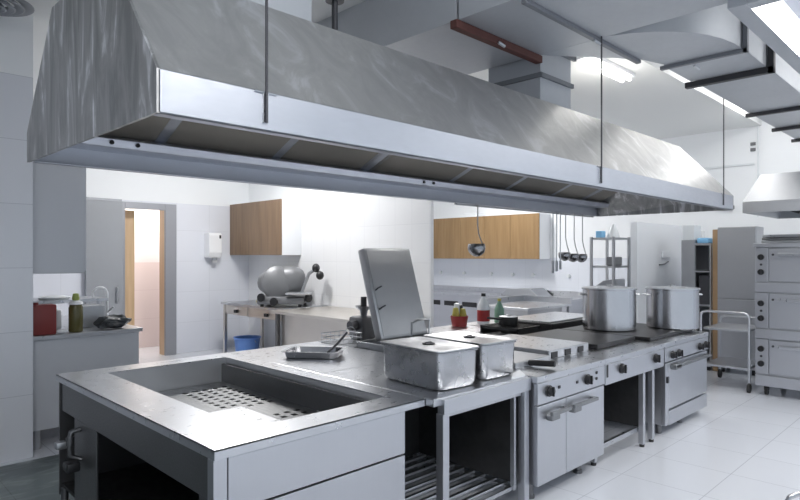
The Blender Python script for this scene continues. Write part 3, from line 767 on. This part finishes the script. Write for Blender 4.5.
# ladles and skimmers on the hood rail
def ladle(label, x, zb_, r, group, handle='steel', bowl='ladle', hl=None, rot=0):
    y = 3.6; top_ = 2.193
    t = thing('ladle', label, 'ladle', (x, y, zb_), group)
    bm = nb(); tube(bm, arc((x, y, top_+.012-.012), .014, 0, PI, 6, (0, 1, 0), (0, 0, 1)), .004, 6)
    tube(bm, [(x, y-.014, top_), (x, y-.014, zb_+r+.20), (x, y-.03, zb_+r+.12), (x, y-r*.86, zb_+r*1.3)], .006, 8)
    obj('handle', bm, M[handle], t, smooth=True)
    bm = nb(); prof = [(r*math.sin(a), r-r*math.cos(a)) for a in [PI*.64*i/10 for i in range(11)]]
    prof += [(r*.93*math.sin(a), r-r*.93*math.cos(a)) for a in [PI*.64*(10-i)/10 for i in range(11)]]
    lathe(bm, prof, x, y, zb_, 24); obj('bowl', bm, M[bowl], t, smooth=True)
    return t
ladle('large ladle hanging alone from the hood rail', 4.63, 1.69, .088, 'ladles on the hood rail')
ladle('small ladle hanging in a row of three, nearest the skimmers', 6.30, 1.635, .072, 'ladles on the hood rail')
ladle('small ladle hanging between two others above the rear griddle', 6.50, 1.62, .072, 'ladles on the hood rail')
ladle('small ladle hanging last on the rail, nearest the wire shelf', 6.70, 1.615, .072, 'ladles on the hood rail')
for k, (x, ds) in enumerate(((6.02, 'first of three, leftmost'), (6.10, 'middle one of three'), (6.18, 'last of three, beside the small ladles'))):
    t = thing('skimmer', 'long thin steel skimmer on the hood rail, '+ds, 'skimmer', (x, 3.6, 1.5), 'skimmers on the hood rail')
    bm = nb(); tube(bm, arc((x, 3.6, 2.193), .014, 0, PI, 6, (0, 1, 0), (0, 0, 1)), .004, 6); tube(bm, [(x, 3.586, 2.193), (x, 3.586, 1.63)], .006, 8)
    obj('handle', bm, M['steel'], t, smooth=True)
    obj('blade', RB(.003, (x-.025, x+.025, 3.582, 3.590, 1.5+.02*k, 1.64)), M['steel_soft'], t)

# ------------------------------------------------------------------ left: counter along the left wall
lc = thing('base_cabinet', 'grey steel base cabinet standing against the left tiled wall', 'cabinet', (1.83, 6.7, 0))
obj('body', B((1.36, 2.285, 5.92, 7.6, .17, .96)), M['pale'], lc)
obj('worktop', RB(.006, (1.345, 2.31, 5.88, 7.65, .962, 1.0)), M['steel_top'], lc)
for lx, ly in ((1.42, 5.97), (2.18, 5.97), (1.42, 7.5), (2.18, 7.5)):
    bm = nb(); disc(bm, (lx, ly, 0), (0, 0, 1), .03, .17, 12); obj('foot', bm, M['steel'], lc, smooth=True)
uc = thing('wall_cabinet', 'pale grey wall cabinet hung on the left wall above the base cabinet', 'cabinet', (1.58, 6.6, 1.54))
obj('carcass', RB(.004, (1.342, 1.80, 5.92, 7.5, 1.54, 2.95)), M['pale'], uc)
for ya in (5.95, 6.72): obj('door', RB(.004, (1.802, 1.82, ya, ya+.75, 1.56, 2.93)), M['pale'], uc)
sf = thing('counter_shelf', 'low raised steel shelf on the left counter behind the bottles', 'shelf', (1.8, 6.6, 1.0))
obj('shelf_board', RB(.004, (1.37, 2.2, 6.5, 6.95, 1.23, 1.262)), M['steel_top'], sf)
for lx in (1.6, 2.1):
    obj('leg', B((lx, lx+.03, 6.52, 6.55, 1.0, 1.23)), M['steel'], sf)
    obj('leg', B((lx, lx+.03, 6.88, 6.91, 1.0, 1.23)), M['steel'], sf)
def jerry():
    t = thing('canister', 'dull red plastic canister on the left counter', 'canister', (1.47, 5.99, 1.0))
    obj('body', RB(.012, (1.372, 1.57, 5.93, 6.07, 1.0, 1.265)), M['red'], t, smooth=True)
    bm = nb(); disc(bm, (1.42, 6.0, 1.265), (0, 0, 1), .022, .02, 12); obj('cap', bm, M['red'], t)
jerry()
ob = thing('oil_bottle', 'olive oil bottle with white shoulder and green top on the left counter', 'bottle', (1.745, 6.0, 1.0))
bm = nb(); lathe(bm, [(0, 0), (.055, 0), (.06, .01), (.06, .22), (.05, .25), (0, .255)], 1.745, 6.0, 1.0, 20); obj('body', bm, M['olive'], ob, smooth=True)
bm = nb(); lathe(bm, [(.05, 0), (.062, .002), (.055, .025), (.02, .04), (0, .04)], 1.745, 6.0, 1.25, 20); obj('shoulder', bm, M['paper'], ob, smooth=True)
bm = nb(); lathe(bm, [(0, 0), (.028, 0), (.032, .02), (.024, .06), (0, .065)], 1.745, 6.0, 1.29, 14); obj('cap', bm, M['lime'], ob, smooth=True)
bm = nb(); rbox(bm, 1.60, 1.70, 6.25, 6.40, 1.0, 1.19, r=.02); solo('plastic_tub', bm, M['clearpl'], 'milky plastic tub between the red canister and the olive bottle', 'tub', (1.65, 6.32, 1.0), smooth=True)
bm = nb(); rbox(bm, 1.82, 2.08, 6.25, 6.48, 1.0, 1.21, r=.006); solo('steel_box', bm, M['steel_soft'], 'plain steel box behind the olive bottle', 'box', (1.95, 6.36, 1.0))
# crumpled dark bag
bm = nb(); bmesh.ops.create_icosphere(bm, subdivisions=3, radius=1)
for v in bm.verts:
    q = v.co; k = 1+.16*math.sin(7*q.x+3*q.y)+.13*math.sin(9*q.y+5*q.z)+.06*random.uniform(-1, 1)
    v.co = Vector((2.08+q.x*.155*k, 6.02+q.y*.10*k, 1.062+max(-1, q.z*k)*.06))
solo('bag', bm, M['netting'], 'crumpled dark bag at the right end of the left counter', 'bag', (2.08, 6.02, 1.002), smooth=False)
bm = nb(); bmesh.ops.create_icosphere(bm, subdivisions=2, radius=1)
for v in bm.verts: v.co = Vector((1.615+v.co.x*.05*(1+.2*math.sin(20*v.co.y)), 5.95+v.co.y*.04, 1.022+v.co.z*.02))
solo('crumpled_paper', bm, M['paper'], 'crumpled pale wrapper between the red canister and the olive bottle', 'paper', (1.615, 5.95, 1.002), smooth=True)
bm = nb(); lathe(bm, [(0, 0), (.03, 0), (.05, .03), (.04, .07), (0, .08)], 1.49, 6.65, 1.262, 14); solo('melon', bm, M['lime'], 'yellow green fruit on the raised shelf by the wall', 'fruit', (1.49, 6.65, 1.262), smooth=True)
bm = nb(); lathe(bm, [(0, 0), (.13, 0), (.15, .02), (.1, .035), (0, .04)], 1.75, 6.7, 1.262, 20); solo('dish', bm, M['clearpl'], 'shallow pale dish on the raised shelf beside the fruit', 'dish', (1.75, 6.7, 1.262), smooth=True)
fa = thing('tap', 'white swan neck tap at the end of the left counter', 'tap', (2.16, 6.6, 1.0))
bm = nb(); tube(bm, [(2.22, 6.6, 1.0), (2.22, 6.6, 1.26)]+arc((2.15, 6.6, 1.30), .07, 0, PI, 8, (1, 0, 0), (0, 0, 1))+[(2.08, 6.6, 1.27)], .013, 10); obj('spout', bm, M['whitegloss'], fa, smooth=True)
bm = nb(); tube(bm, [(2.22, 6.6, 1.1), (2.27, 6.55, 1.16)], .01, 8); obj('lever', bm, M['steel'], fa)

# ------------------------------------------------------------------ slicer table, wall units on the inner wall
tt = thing('drawer_table', 'stainless table with two drawers against the inner wall, blue bucket below', 'table', (5.3, 8.8, 0))
obj('worktop', RB(.006, (5.03, 5.88, 7.55, 9.45, .86, .90)), M['steel_top'], tt)
obj('apron', B((5.09, 5.11, 7.6, 9.40, .70, .86)), M['beige'], tt)
for ya in (7.72, 8.65):
    d_ = obj('drawer', RB(.004, (5.075, 5.09, ya, ya+.75, .715, .845)), M['beige'], tt)
    obj('handle', RB(.004, (5.04, 5.075, ya+.3, ya+.38, .74, .79)), M['black'], d_)
for lx, ly in ((5.09, 7.62), (5.82, 7.62), (5.09, 9.40), (5.82, 9.40)):
    obj('leg', B((lx-.025, lx+.025, ly-.025, ly+.025, 0, .86)), M['steel_dark'] if ly < 8 else M['beige'], tt)
t2 = thing('side_counter', 'long closed steel counter against the inner wall beside the drawer table', 'counter', (5.3, 6.4, 0))
obj('worktop', RB(.006, (4.80, 5.88, 5.45, 7.52, .855, .895)), M['beige'], t2)
obj('body', B((4.92, 5.86, 5.5, 7.4, .1, .855)), M['beige'], t2)
obj('plinth', B((4.98, 5.8, 5.55, 7.35, 0, .1)), M['steel_dark'], t2)
obj('end_leg', B((4.85, 4.90, 7.42, 7.48, 0, .855)), M['steel_dark'], t2)
bk = thing('bucket', 'blue plastic bucket standing under the drawer table', 'bucket', (5.25, 8.95, 0))
bm = nb(); lathe(bm, [(0, 0), (.18, 0), (.215, .30), (.23, .31), (.23, .325), (.205, .32), (.175, .02), (0, .02)], 5.25, 8.95, 0, 28); obj('pail', bm, M['blue'], bk, smooth=True)
bm = nb(); tube(bm, arc((5.25, 8.95, .30), .22, R(8), R(172), 10, (0, 1, 0), (.5, 0, -.6)), .006, 6); obj('handle', bm, M['steel'], bk)
bm = nb(); rbox(bm, 5.45, 5.75, 8.5, 9.0, .90, .925, r=.006); solo('chopping_board', bm, M['yellow'], 'yellowish chopping board lying behind the slicer', 'chopping board', (5.6, 8.75, .90))

sl = thing('meat_slicer', 'grey meat slicer with black knobs on the drawer table', 'meat slicer', (5.45, 7.9, .90))
obj('base', RB(.03, (5.08, 5.62, 7.55, 8.2, .93, 1.02)), M['slicer'], sl, smooth=True)
for fx, fy in ((5.13, 7.62), (5.57, 7.62), (5.13, 8.13), (5.57, 8.13)):
    bm = nb(); disc(bm, (fx, fy, .90), (0, 0, 1), .025, .032, 10); obj('foot', bm, M['rubber'], sl)
bm = nb()
ax = Matrix.Translation((5.36, 7.98, 1.18)) @ Matrix.Rotation(R(20), 4, 'Z') @ Matrix.Rotation(R(-80), 4, 'Y')
lathe(bm, [(0, 0), (.20, 0), (.215, .02), (.205, .06), (.15, .10), (0, .11)], 0, 0, 0, 32, ax)
obj('blade_guard', bm, M['slicer'], sl, smooth=True)
bm = nb(); bmesh.ops.create_uvsphere(bm, u_segments=20, v_segments=12, radius=1)
for v in bm.verts: v.co = Vector((5.46+v.co.x*.16, 7.93+(abs(v.co.y)**.75)*math.copysign(.34, v.co.y), 1.20+(abs(v.co.z)**.75)*math.copysign(.19, v.co.z)*(1-.22*max(0, v.co.y))-v.co.y*.02))
obj('motor_housing', bm, M['slicer'], sl, smooth=True)
obj('meat_table', RB(.012, (5.02, 5.3, 7.46, 7.8, 1.05, 1.075)), M['steel_top'], sl)
bm = nb(); tube(bm, [(5.28, 7.62, 1.06), (5.28, 7.52, 1.3), (5.28, 7.42, 1.36)], .022, 10); obj('arm', bm, M['steel'], sl, smooth=True)
for c_ in ((5.26, 7.42, 1.37), (5.22, 7.36, 1.28), (5.12, 7.5, 1.01)):
    bm = nb(); bmesh.ops.create_uvsphere(bm, u_segments=14, v_segments=8, radius=.055, matrix=Matrix.Translation(c_)); obj('knob', bm, M['black'], sl, smooth=True)
for c_ in ((5.05, 8.12, 1.02), (5.05, 7.95, .97)):
    bm = nb(); disc(bm, c_, (-1, 0, 0), .05, .05, 16); obj('dial', bm, M['black'], sl, smooth=True)
sl.location = (5.42, 8.12, .90); sl.rotation_euler = (0, 0, R(45)); sl.scale = (1.08, 1.15, 1.28)

mn = thing('mincer', 'dark grey countertop mincer behind the wire basket, left of the open lid', 'mincer', (3.90, 4.44, TOP))
obj('body', RB(.03, (3.80, 4.00, 4.34, 4.56, TOP, 1.10)), M['steel_dark'], mn, smooth=True)
bm = nb(); lathe(bm, [(0, 0), (.03, 0), (.04, .05), (.08, .09), (.09, .10), (.04, .06), (0, .05)], 3.92, 4.46, 1.10, 20); obj('hopper', bm, M['steel'], mn, smooth=True)
bm = nb(); disc(bm, (3.92, 4.46, 1.17), (0, 0, 1), .03, .12, 14); obj('pusher', bm, M['black'], mn, smooth=True)
bm = nb(); disc(bm, (3.80, 4.44, 1.02), (-1, 0, 0), .045, .08, 18); obj('barrel', bm, M['steel_dark'], mn, smooth=True)

def cabinet(label, loc, x0, x1, y0, y1, z0, z1, splits, mat, white):
    t = thing('wall_cabinet', label, 'cabinet', loc)
    obj('carcass', B((x0+.022, x1, y0, y1, z0, z1)), white, t)
    ys = [y0]+splits+[y1]
    for a, b_ in zip(ys, ys[1:]):
        obj('door', RB(.003, (x0, x0+.02, a+.003, b_-.003, z0, z1)), mat, t)
    return t
cabinet('wood fronted wall cabinet with a white side, in the corner above the slicer', (5.7, 9.1, 1.7), 5.5, 5.898, 8.31, 9.99, 1.705, 2.63, [8.98, 9.55], M['wood'], M['white'])
cabinet('long light oak wall cabinet on the far wall behind the big ladle', (10.3, 7.7, 1.62), 10.1, 10.498, 6.32, 9.6, 1.625, 2.525, [7.0, 7.65, 8.3, 8.95], M['wood2'], M['white'])
bm = nb(); rbox(bm, 10.2, 10.45, 7.95, 8.3, 2.525, 2.61, r=.01); solo('box', bm, M['clearpl'], 'small pale box on top of the oak wall cabinet', 'box', (10.3, 8.1, 2.525))

ds = thing('towel_dispenser', 'white paper towel dispenser on the tiled back wall', 'dispenser', (5.12, 9.9, 1.6))
bm = nb(); prism(bm, [(9.80, 1.75), (9.84, 1.66), (9.999, 1.66), (9.999, 2.1), (9.83, 2.1), (9.80, 2.06)], 5.0, 5.245, 'X'); obj('cover', bm, M['whitegloss'], ds, bev=.012)
obj('lock', RB(.004, (5.19, 5.225, 9.79, 9.80, 2.0, 2.06)), M['black'], ds)
bm = nb(); disc(bm, (5.14, 9.88, 1.66), (0, 0, -1), .05, .05, 14); obj('nozzle', bm, M['greypaint'], ds)
obj('paper', B((5.1, 5.18, 9.87, 9.875, 1.57, 1.66)), M['paper'], ds)

# ------------------------------------------------------------------ far counter and appliances
fc = thing('far_counter', 'pale counter with dark slots along the far wall under the oak cabinet', 'counter', (10.1, 7.4, 0))
obj('body', B((9.78, 10.48, 5.5, 9.4, .08, .85)), M['steel_front'], fc)
obj('worktop', RB(.006, (9.74, 10.495, 5.46, 9.45, .85, .89)), M['steel_top'], fc)
obj('plinth', B((9.84, 10.46, 5.55, 9.35, 0, .08)), M['steel_dark'], fc)
obj('upstand', B((10.46, 10.495, 5.46, 9.45, .89, 1.0)), M['steel_top'], fc)
for ya in (7.6, 8.1, 8.6): obj('slot', RB(.003, (9.768, 9.78, ya, ya+.38, .62, .72)), M['black'], fc)
bm = nb(); prism(bm, [(6.2, .89), (7.1, .89), (6.95, 1.02), (6.4, 1.05)], 9.9, 10.4, 'X'); solo('bread_bin', bm, M['steel_soft'], 'slanted grey steel bin on the far counter', 'bin', (10.1, 6.6, .89), bev=.01)
# hooks under the oak cabinet
for k, y in enumerate((9.2, 8.5, 7.75, 7.2, 6.7, 5.9)):
    bm = nb(); disc(bm, (10.5, y, 1.30), (-1, 0, 0), .035, .05, 14)
    solo('wall_hook', bm, M['clearpl'], 'pale wall hook below the oak cabinet, %s' % ('nearest the inner wall', 'second from the inner wall', 'third from the inner wall', 'fourth from the inner wall', 'fifth from the inner wall', 'right of the cabinet end')[k], 'hook', (10.5, y, 1.30), 'wall hooks above the far counter')

sn = thing('sink_table', 'white topped stainless sink table with raised edges behind the rear griddle', 'sink', (8.0, 4.95, 0))
obj('worktop', RB(.006, (7.3, 8.55, 4.75, 5.65, .90, .94)), M['steel_top'], sn)
obj('upstand', B((8.5, 8.55, 4.75, 5.65, .94, 1.03), (7.3, 8.5, 5.61, 5.65, .94, 1.03)), M['steel_top'], sn)
obj('bowl', B((7.4, 8.4, 4.85, 5.55, .66, .899)), M['steel_soft'], sn)
for lx, ly in ((7.34, 4.79), (8.5, 4.79), (7.34, 5.61), (8.5, 5.61)): obj('leg', B((lx-.02, lx+.02, ly-.02, ly+.02, 0, .9)), M['steel'], sn)

# ------------------------------------------------------------------ shelf rack behind the pots
rk = thing('shelf_rack', 'open four post steel shelf rack behind the stock pots', 'shelf rack', (8.35, 4.05, 0))
for lx, ly in ((8.15, 3.88), (8.15, 4.22), (8.65, 3.88), (8.65, 4.22)): obj('post', B((lx-.018, lx+.018, ly-.018, ly+.018, 0, 1.97)), M['steel_soft'], rk, bev=.003)
for zz in (.3, .85, 1.15, 1.52, 1.93): obj('shelf', B((8.17, 8.63, 3.88, 4.22, zz, zz+.03)), M['steel_soft'], rk)
bm = nb(); lathe(bm, [(0, 0), (.1, 0), (.07, .08), (.02, .2), (0, .2)], 8.4, 4.0, 1.96, 12); solo('funnel', bm, M['clearpl'], 'pale cone shaped funnel on top of the shelf rack', 'funnel', (8.4, 4.0, 1.96), smooth=True)
bm = nb(); rbox(bm, 8.24, 8.36, 4.1, 4.2, 1.96, 2.06, r=.01); solo('cleaning_bottle', bm, M['sky'], 'light blue bottle on top of the shelf rack beside the funnel', 'bottle', (8.3, 4.15, 1.96))
bm = nb(); rbox(bm, 8.25, 8.5, 3.91, 4.04, 1.55, 1.68, r=.015); solo('grey_jar', bm, M['slicer'], 'grey container on the middle shelf of the rack', 'container', (8.37, 3.97, 1.55))
bm = nb(); prism(bm, [(3.90, 1.18), (4.20, 1.18), (4.20, 1.25), (4.08, 1.33), (3.90, 1.36)], 8.22, 8.58, 'X'); solo('grey_bundle', bm, M['greypaint'], 'dark grey bundle on the rack shelf just above the near stock pot', 'bundle', (8.4, 4.05, 1.18), bev=.02)
# partition fittings
bm = nb(); rbox(bm, 9.65, 9.95, 3.77, 3.799, 1.66, 1.76, r=.006); solo('paper_notice', bm, M['white'], 'small white holder fixed to the white partition', 'holder', (9.8, 3.799, 1.66))
bm = nb(); tube(bm, [(9.55, 3.79, 1.55), (9.75, 3.785, 1.56), (9.9, 3.785, 1.60)], .010, 8); solo('towel_bar', bm, M['slicer'], 'short grey bar under the holder on the white partition', 'bar', (9.7, 3.79, 1.55))

# ------------------------------------------------------------------ tall cabinets at the far wall
lk = thing('storage_cabinet', 'grey steel storage cabinet with an open shelf bay left of the tall fridge', 'cabinet', (9.75, 3.3, 0))
obj('body', B((9.4, 10.1, 3.20, 3.40, .06, 1.93)), M['steel_soft'], lk, bev=.004)
obj('bay', B((9.4, 10.1, 2.985, 3.0, .06, 1.88), (9.98, 10.1, 3.0, 3.199, .06, 1.88), (9.4, 9.97, 3.0, 3.199, 1.85, 1.88), (9.4, 9.97, 3.0, 3.199, 1.45, 1.47), (9.4, 9.97, 3.0, 3.199, .95, .97), (9.4, 9.97, 3.0, 3.199, .06, .08)), M['steel_soft'], lk)
obj('door', RB(.004, (9.38, 9.398, 3.205, 3.395, .98, 1.91)), M['steel_soft'], lk)
obj('door', RB(.004, (9.38, 9.398, 3.205, 3.395, .08, .96)), M['steel_soft'], lk)
for lx, ly in ((9.45, 3.03), (9.45, 3.36), (10.05, 3.03), (10.05, 3.36)): obj('foot', B((lx-.02, lx+.02, ly-.02, ly+.02, 0, .06)), M['black'], lk)
bm = nb(); rbox(bm, 9.42, 9.7, 3.22, 3.39, 1.93, 2.16, r=.01); solo('carton', bm, M['clearpl'], 'pale grey carton on top of the storage cabinet', 'carton', (9.55, 3.3, 1.93))
bm = nb(); rbox(bm, 9.42, 9.62, 3.02, 3.19, 1.88, 1.96, r=.02); solo('blue_pack', bm, M['sky'], 'light blue pack on top of the storage cabinet bay', 'pack', (9.5, 3.1, 1.88), smooth=True)
bm = nb(); rbox(bm, 9.75, 9.9, 3.22, 3.36, 1.93, 2.09, r=.02); solo('white_pack', bm, M['paper'], 'white pack behind the carton on the storage cabinet', 'pack', (9.8, 3.28, 1.93), smooth=True)
bm = nb(); rbox(bm, 9.46, 9.49, 3.02, 3.17, .97, 1.40, r=.004); solo('grey_board', bm, M['rod'], 'dark board standing in the storage cabinet bay', 'board', (9.47, 3.1, .97))
bm = nb(); rbox(bm, 9.45, 9.48, 2.908, 2.978, .0, 2.08, r=.004); solo('wooden_plank', bm, M['card'], 'brown plank standing between the storage cabinet and the fridge', 'plank', (9.465, 2.943, 0))
fr = thing('fridge', 'tall stainless fridge between the storage cabinet and the deck oven', 'fridge', (9.8, 2.66, 0))
obj('body', B((9.43, 9.80, 2.40, 2.90, .08, 2.11)), M['steel_soft'], fr, bev=.006)
obj('door', RB(.006, (9.4, 9.428, 2.405, 2.895, 1.08, 2.105)), M['steel_soft'], fr)
obj('door', RB(.006, (9.4, 9.428, 2.405, 2.895, .09, 1.07)), M['steel_soft'], fr)
for lx, ly in ((9.5, 2.45), (9.5, 2.85), (9.75, 2.45), (9.75, 2.85)): obj('foot', B((lx-.02, lx+.02, ly-.02, ly+.02, 0, .08)), M['black'], fr)
# wall things
bm = nb(); rbox(bm, 10.47, 10.5, 2.68, 2.75, 3.42, 3.47, r=.004); rbox(bm, 10.47, 10.5, 2.68, 2.75, 3.33, 3.38, r=.004); solo('cable_clip', bm, M['slicer'], 'pair of grey switches on the conduit high on the far wall', 'switch', (10.5, 2.71, 3.33))
bm = nb(); tube(bm, [(10.488, 2.65, 2.3), (10.488, 2.65, 3.72)], .012, 8); solo('conduit', bm, M['clearpl'], 'thin pale conduit running up the far wall', 'conduit', (10.485, 2.65, 2.3))
bm = nb(); rbox(bm, 10.44, 10.5, 2.98, 3.18, 2.44, 2.5, r=.01); solo('emergency_lamp', bm, M['rod'], 'small dark fitting on the far wall between the two hoods', 'fitting', (10.5, 3.08, 2.44))
struct('trim_1', B((10.48, 10.5, 2.7, 5.2, 3.12, 3.15)), M['clearpl'])

# ------------------------------------------------------------------ deck oven, trays, trolley
do = thing('deck_oven', 'three deck stainless oven on castors at the right', 'oven', (8.7, 1.5, 0))
OX, OY0, OY1 = 8.2, .95, 2.10
obj('body', B((OX+.03, 9.2, OY0, OY1, .13, 1.80)), M['steel_soft'], do, bev=.005)
obj('top_cap', RB(.006, (OX-.02, 9.22, OY0-.02, OY1+.02, 1.80, 1.85)), M['steel_front'], do)
obj('base', RB(.005, (OX, 9.2, OY0, OY1, .12, .25)), M['steel_front'], do)
for zb_, zt_ in ((1.38, 1.79), (.82, 1.25), (.27, .69)):
    cp = obj('control_panel', RB(.004, (OX, OX+.03, 1.96, OY1, zb_, zt_)), M['steel_front'], do)
    for zz in (zb_+.3, zb_+.12):
        bm = nb(); disc(bm, (OX, 2.035, zz), (-1, 0, 0), .035, .03, 18); box(bm, OX-.045, OX-.03, 2.028, 2.042, zz-.03, zz+.03); obj('knob', bm, M['black'], cp, smooth=True)
    bm = nb(); disc(bm, (OX, 2.035, zb_+.21), (-1, 0, 0), .014, .012, 12); obj('indicator', bm, M['rod'], cp)
    dr = obj('door', RB(.005, (OX, OX+.03, OY0+.01, 1.95, zb_+.01, zt_-.01)), M['steel_front'], do)
    bm = nb(); rbox(bm, OX-.05, OX-.025, OY0+.1, 1.86, zt_-.10, zt_-.06, r=.008); box(bm, OX-.03, OX+.002, 1.84, 1.86, zt_-.095, zt_-.065); box(bm, OX-.03, OX+.002, OY0+.1, OY0+.12, zt_-.095, zt_-.065); obj('handle', bm, M['steel_top'], dr)
    bm = nb(); disc(bm, (OX, 1.91, zt_-.08), (-1, 0, 0), .014, .01, 12); obj('rivet', bm, M['rod'], dr)
for zz in (1.26, .70): obj('deck_ledge', RB(.004, (OX-.015, OX+.03, OY0, OY1, zz, zz+.11)), M['steel_front'], do)
for lx, ly in ((8.3, 2.0), (8.3, 1.05), (9.1, 2.0), (9.1, 1.05)):
    bm = nb(); disc(bm, (lx, ly-.015, .05), (0, 1, 0), .05, .03, 16); box(bm, lx-.02, lx+.02, ly-.025, ly+.025, .06, .125); obj('castor', bm, M['rubber'], do)
for k, (ya, yb) in enumerate(((1.62, 2.05), (1.05, 1.58))):
    t = thing('baking_tray', ('stack of worn baking trays on the deck oven, next to the fridge', 'dark rimmed baking trays on the deck oven at the picture edge')[k], 'baking tray', (8.5, (ya+yb)/2, 1.85), 'baking trays on the oven')
    for j in range(3):
        bm = nb(); rbox(bm, 8.25+.01*j, 8.8+.01*j, ya+.006*j, yb-.004*j, 1.851+.035*j, 1.882+.035*j, r=.008); obj('tray', bm, (M['steel_soft'], M['steel_mid'], M['steel_top'])[j], t)

tr = thing('trolley', 'two shelf service trolley with a tubular handle beside the deck oven', 'trolley', (8.65, 2.42, 0))
tx0, tx1, ty0, ty1 = 8.25, 9.0, 2.18, 2.74
for zz in (.27, .74): obj('shelf', RB(.008, (tx0+.02, tx1-.02, ty0+.02, ty1-.02, zz, zz+.03)), M['steel_front'], tr)
for xx in (tx0, tx1):
    top_ = .98 if xx == tx0 else .86
    bm = nb(); tube(bm, [(xx, ty0, .12), (xx, ty0, top_-.06), (xx, ty0+.02, top_-.015), (xx, ty0+.06, top_), (xx, ty1-.06, top_), (xx, ty1-.02, top_-.015), (xx, ty1, top_-.06), (xx, ty1, .12)], .016, 10)
    obj('tube_frame', bm, M['steel_front'], tr, smooth=True)
for xx in (tx0, tx1):
    for yy in (ty0, ty1):
        bm = nb(); disc(bm, (xx, yy-.015, .055), (0, 1, 0), .055, .03, 18); tube(bm, [(xx, yy, .05), (xx, yy, .13)], .012, 8); obj('castor', bm, M['rubber'], tr)

# ------------------------------------------------------------------ stool, bottom right
so = thing('stool', 'chrome tube stool with a black seat at the bottom right corner', 'stool', (4.02, .70, 0))
cx_, cy_ = 4.03, .62
bm = nb(); rbox(bm, cx_-.13, cx_+.13, cy_-.13, cy_+.13, .40, .46, r=.025); obj('seat', bm, M['black'], so, smooth=True)
for a in (45, 135, 225, 315):
    u = Vector((math.cos(R(a)), math.sin(R(a)), 0)); c = Vector((cx_, cy_, 0))
    bm = nb(); tube(bm, [c+u*.08+Vector((0, 0, .39)), c+u*.23+Vector((0, 0, .388)), c+u*.275+Vector((0, 0, .37)), c+u*.295+Vector((0, 0, .33)), c+u*.33+Vector((0, 0, .0))], .014, 10)
    obj('leg', bm, M['steel_bowl'], so, smooth=True)
bm = nb(); tube(bm, [Vector((cx_, cy_, .18))+Vector((math.cos(2*PI*k/24), math.sin(2*PI*k/24), 0))*.312 for k in range(24)], .010, 8, closed=True); obj('foot_ring', bm, M['steel_bowl'], so, smooth=True)

# ------------------------------------------------------------------ light
def area(name, loc, sx, sy, power, col=(1, .98, .95), rot=(0, 0, 0)):
    l = bpy.data.lights.new(name, 'AREA'); l.shape = 'RECTANGLE'; l.size = sx; l.size_y = sy; l.energy = power; l.color = col
    o = bpy.data.objects.new(name, l); COL.objects.link(o); o.location = loc; o.rotation_euler = rot
    return o
def glow(name, loc, power, col=(1, .98, .96)):
    l = bpy.data.lights.new(name, 'POINT'); l.shadow_soft_size = .12; l.energy = power; l.color = col
    o = bpy.data.objects.new(name, l); COL.objects.link(o); o.location = loc
for lx, ly, lz, ds, pw in LAMPS:
    area('lamp_light', (lx, ly, lz-.09), 1.3, .2, pw*.55, (1, .99, .98))
    if pw > 5: glow('lamp_glow', (lx, ly, lz-.25), pw*.5)
area('lamp_light', (6.0, 2.93, CZ-.09), 1.0, .18, 8, (1, .98, .94))
glow('lamp_glow', (6.0, 2.93, CZ-.35), 5, (1, .97, .9))
area('lamp_light', (5.6, 1.0, 3.23), 2.9, .08, 25, (1, .99, .97))
area('corridor_light', (4.6, 10.65, 3.4), 1.5, .4, 40, (1, .9, .82))
w = bpy.data.worlds.new('daylight'); SC.world = w; w.use_nodes = True
bg = w.node_tree.nodes['Background']; bg.inputs['Color'].default_value = (.78, .88, 1, 1); bg.inputs['Strength'].default_value = .68

# ------------------------------------------------------------------ camera
cd = bpy.data.cameras.new('camera'); cam = bpy.data.objects.new('camera', cd); COL.objects.link(cam)
cam.location = (0, 0, 1.706); cam.rotation_euler = (PI/2, 0, R(45.2-90))
cd.sensor_width = 36; cd.lens = 595/800*36; cd.shift_y = .00625; cd.clip_start = .05
SC.camera = cam
vs = SC.view_settings
vs.view_transform = 'Standard'; vs.look = 'None'; vs.gamma = 1; vs.use_curve_mapping = False; vs.exposure = 0.38
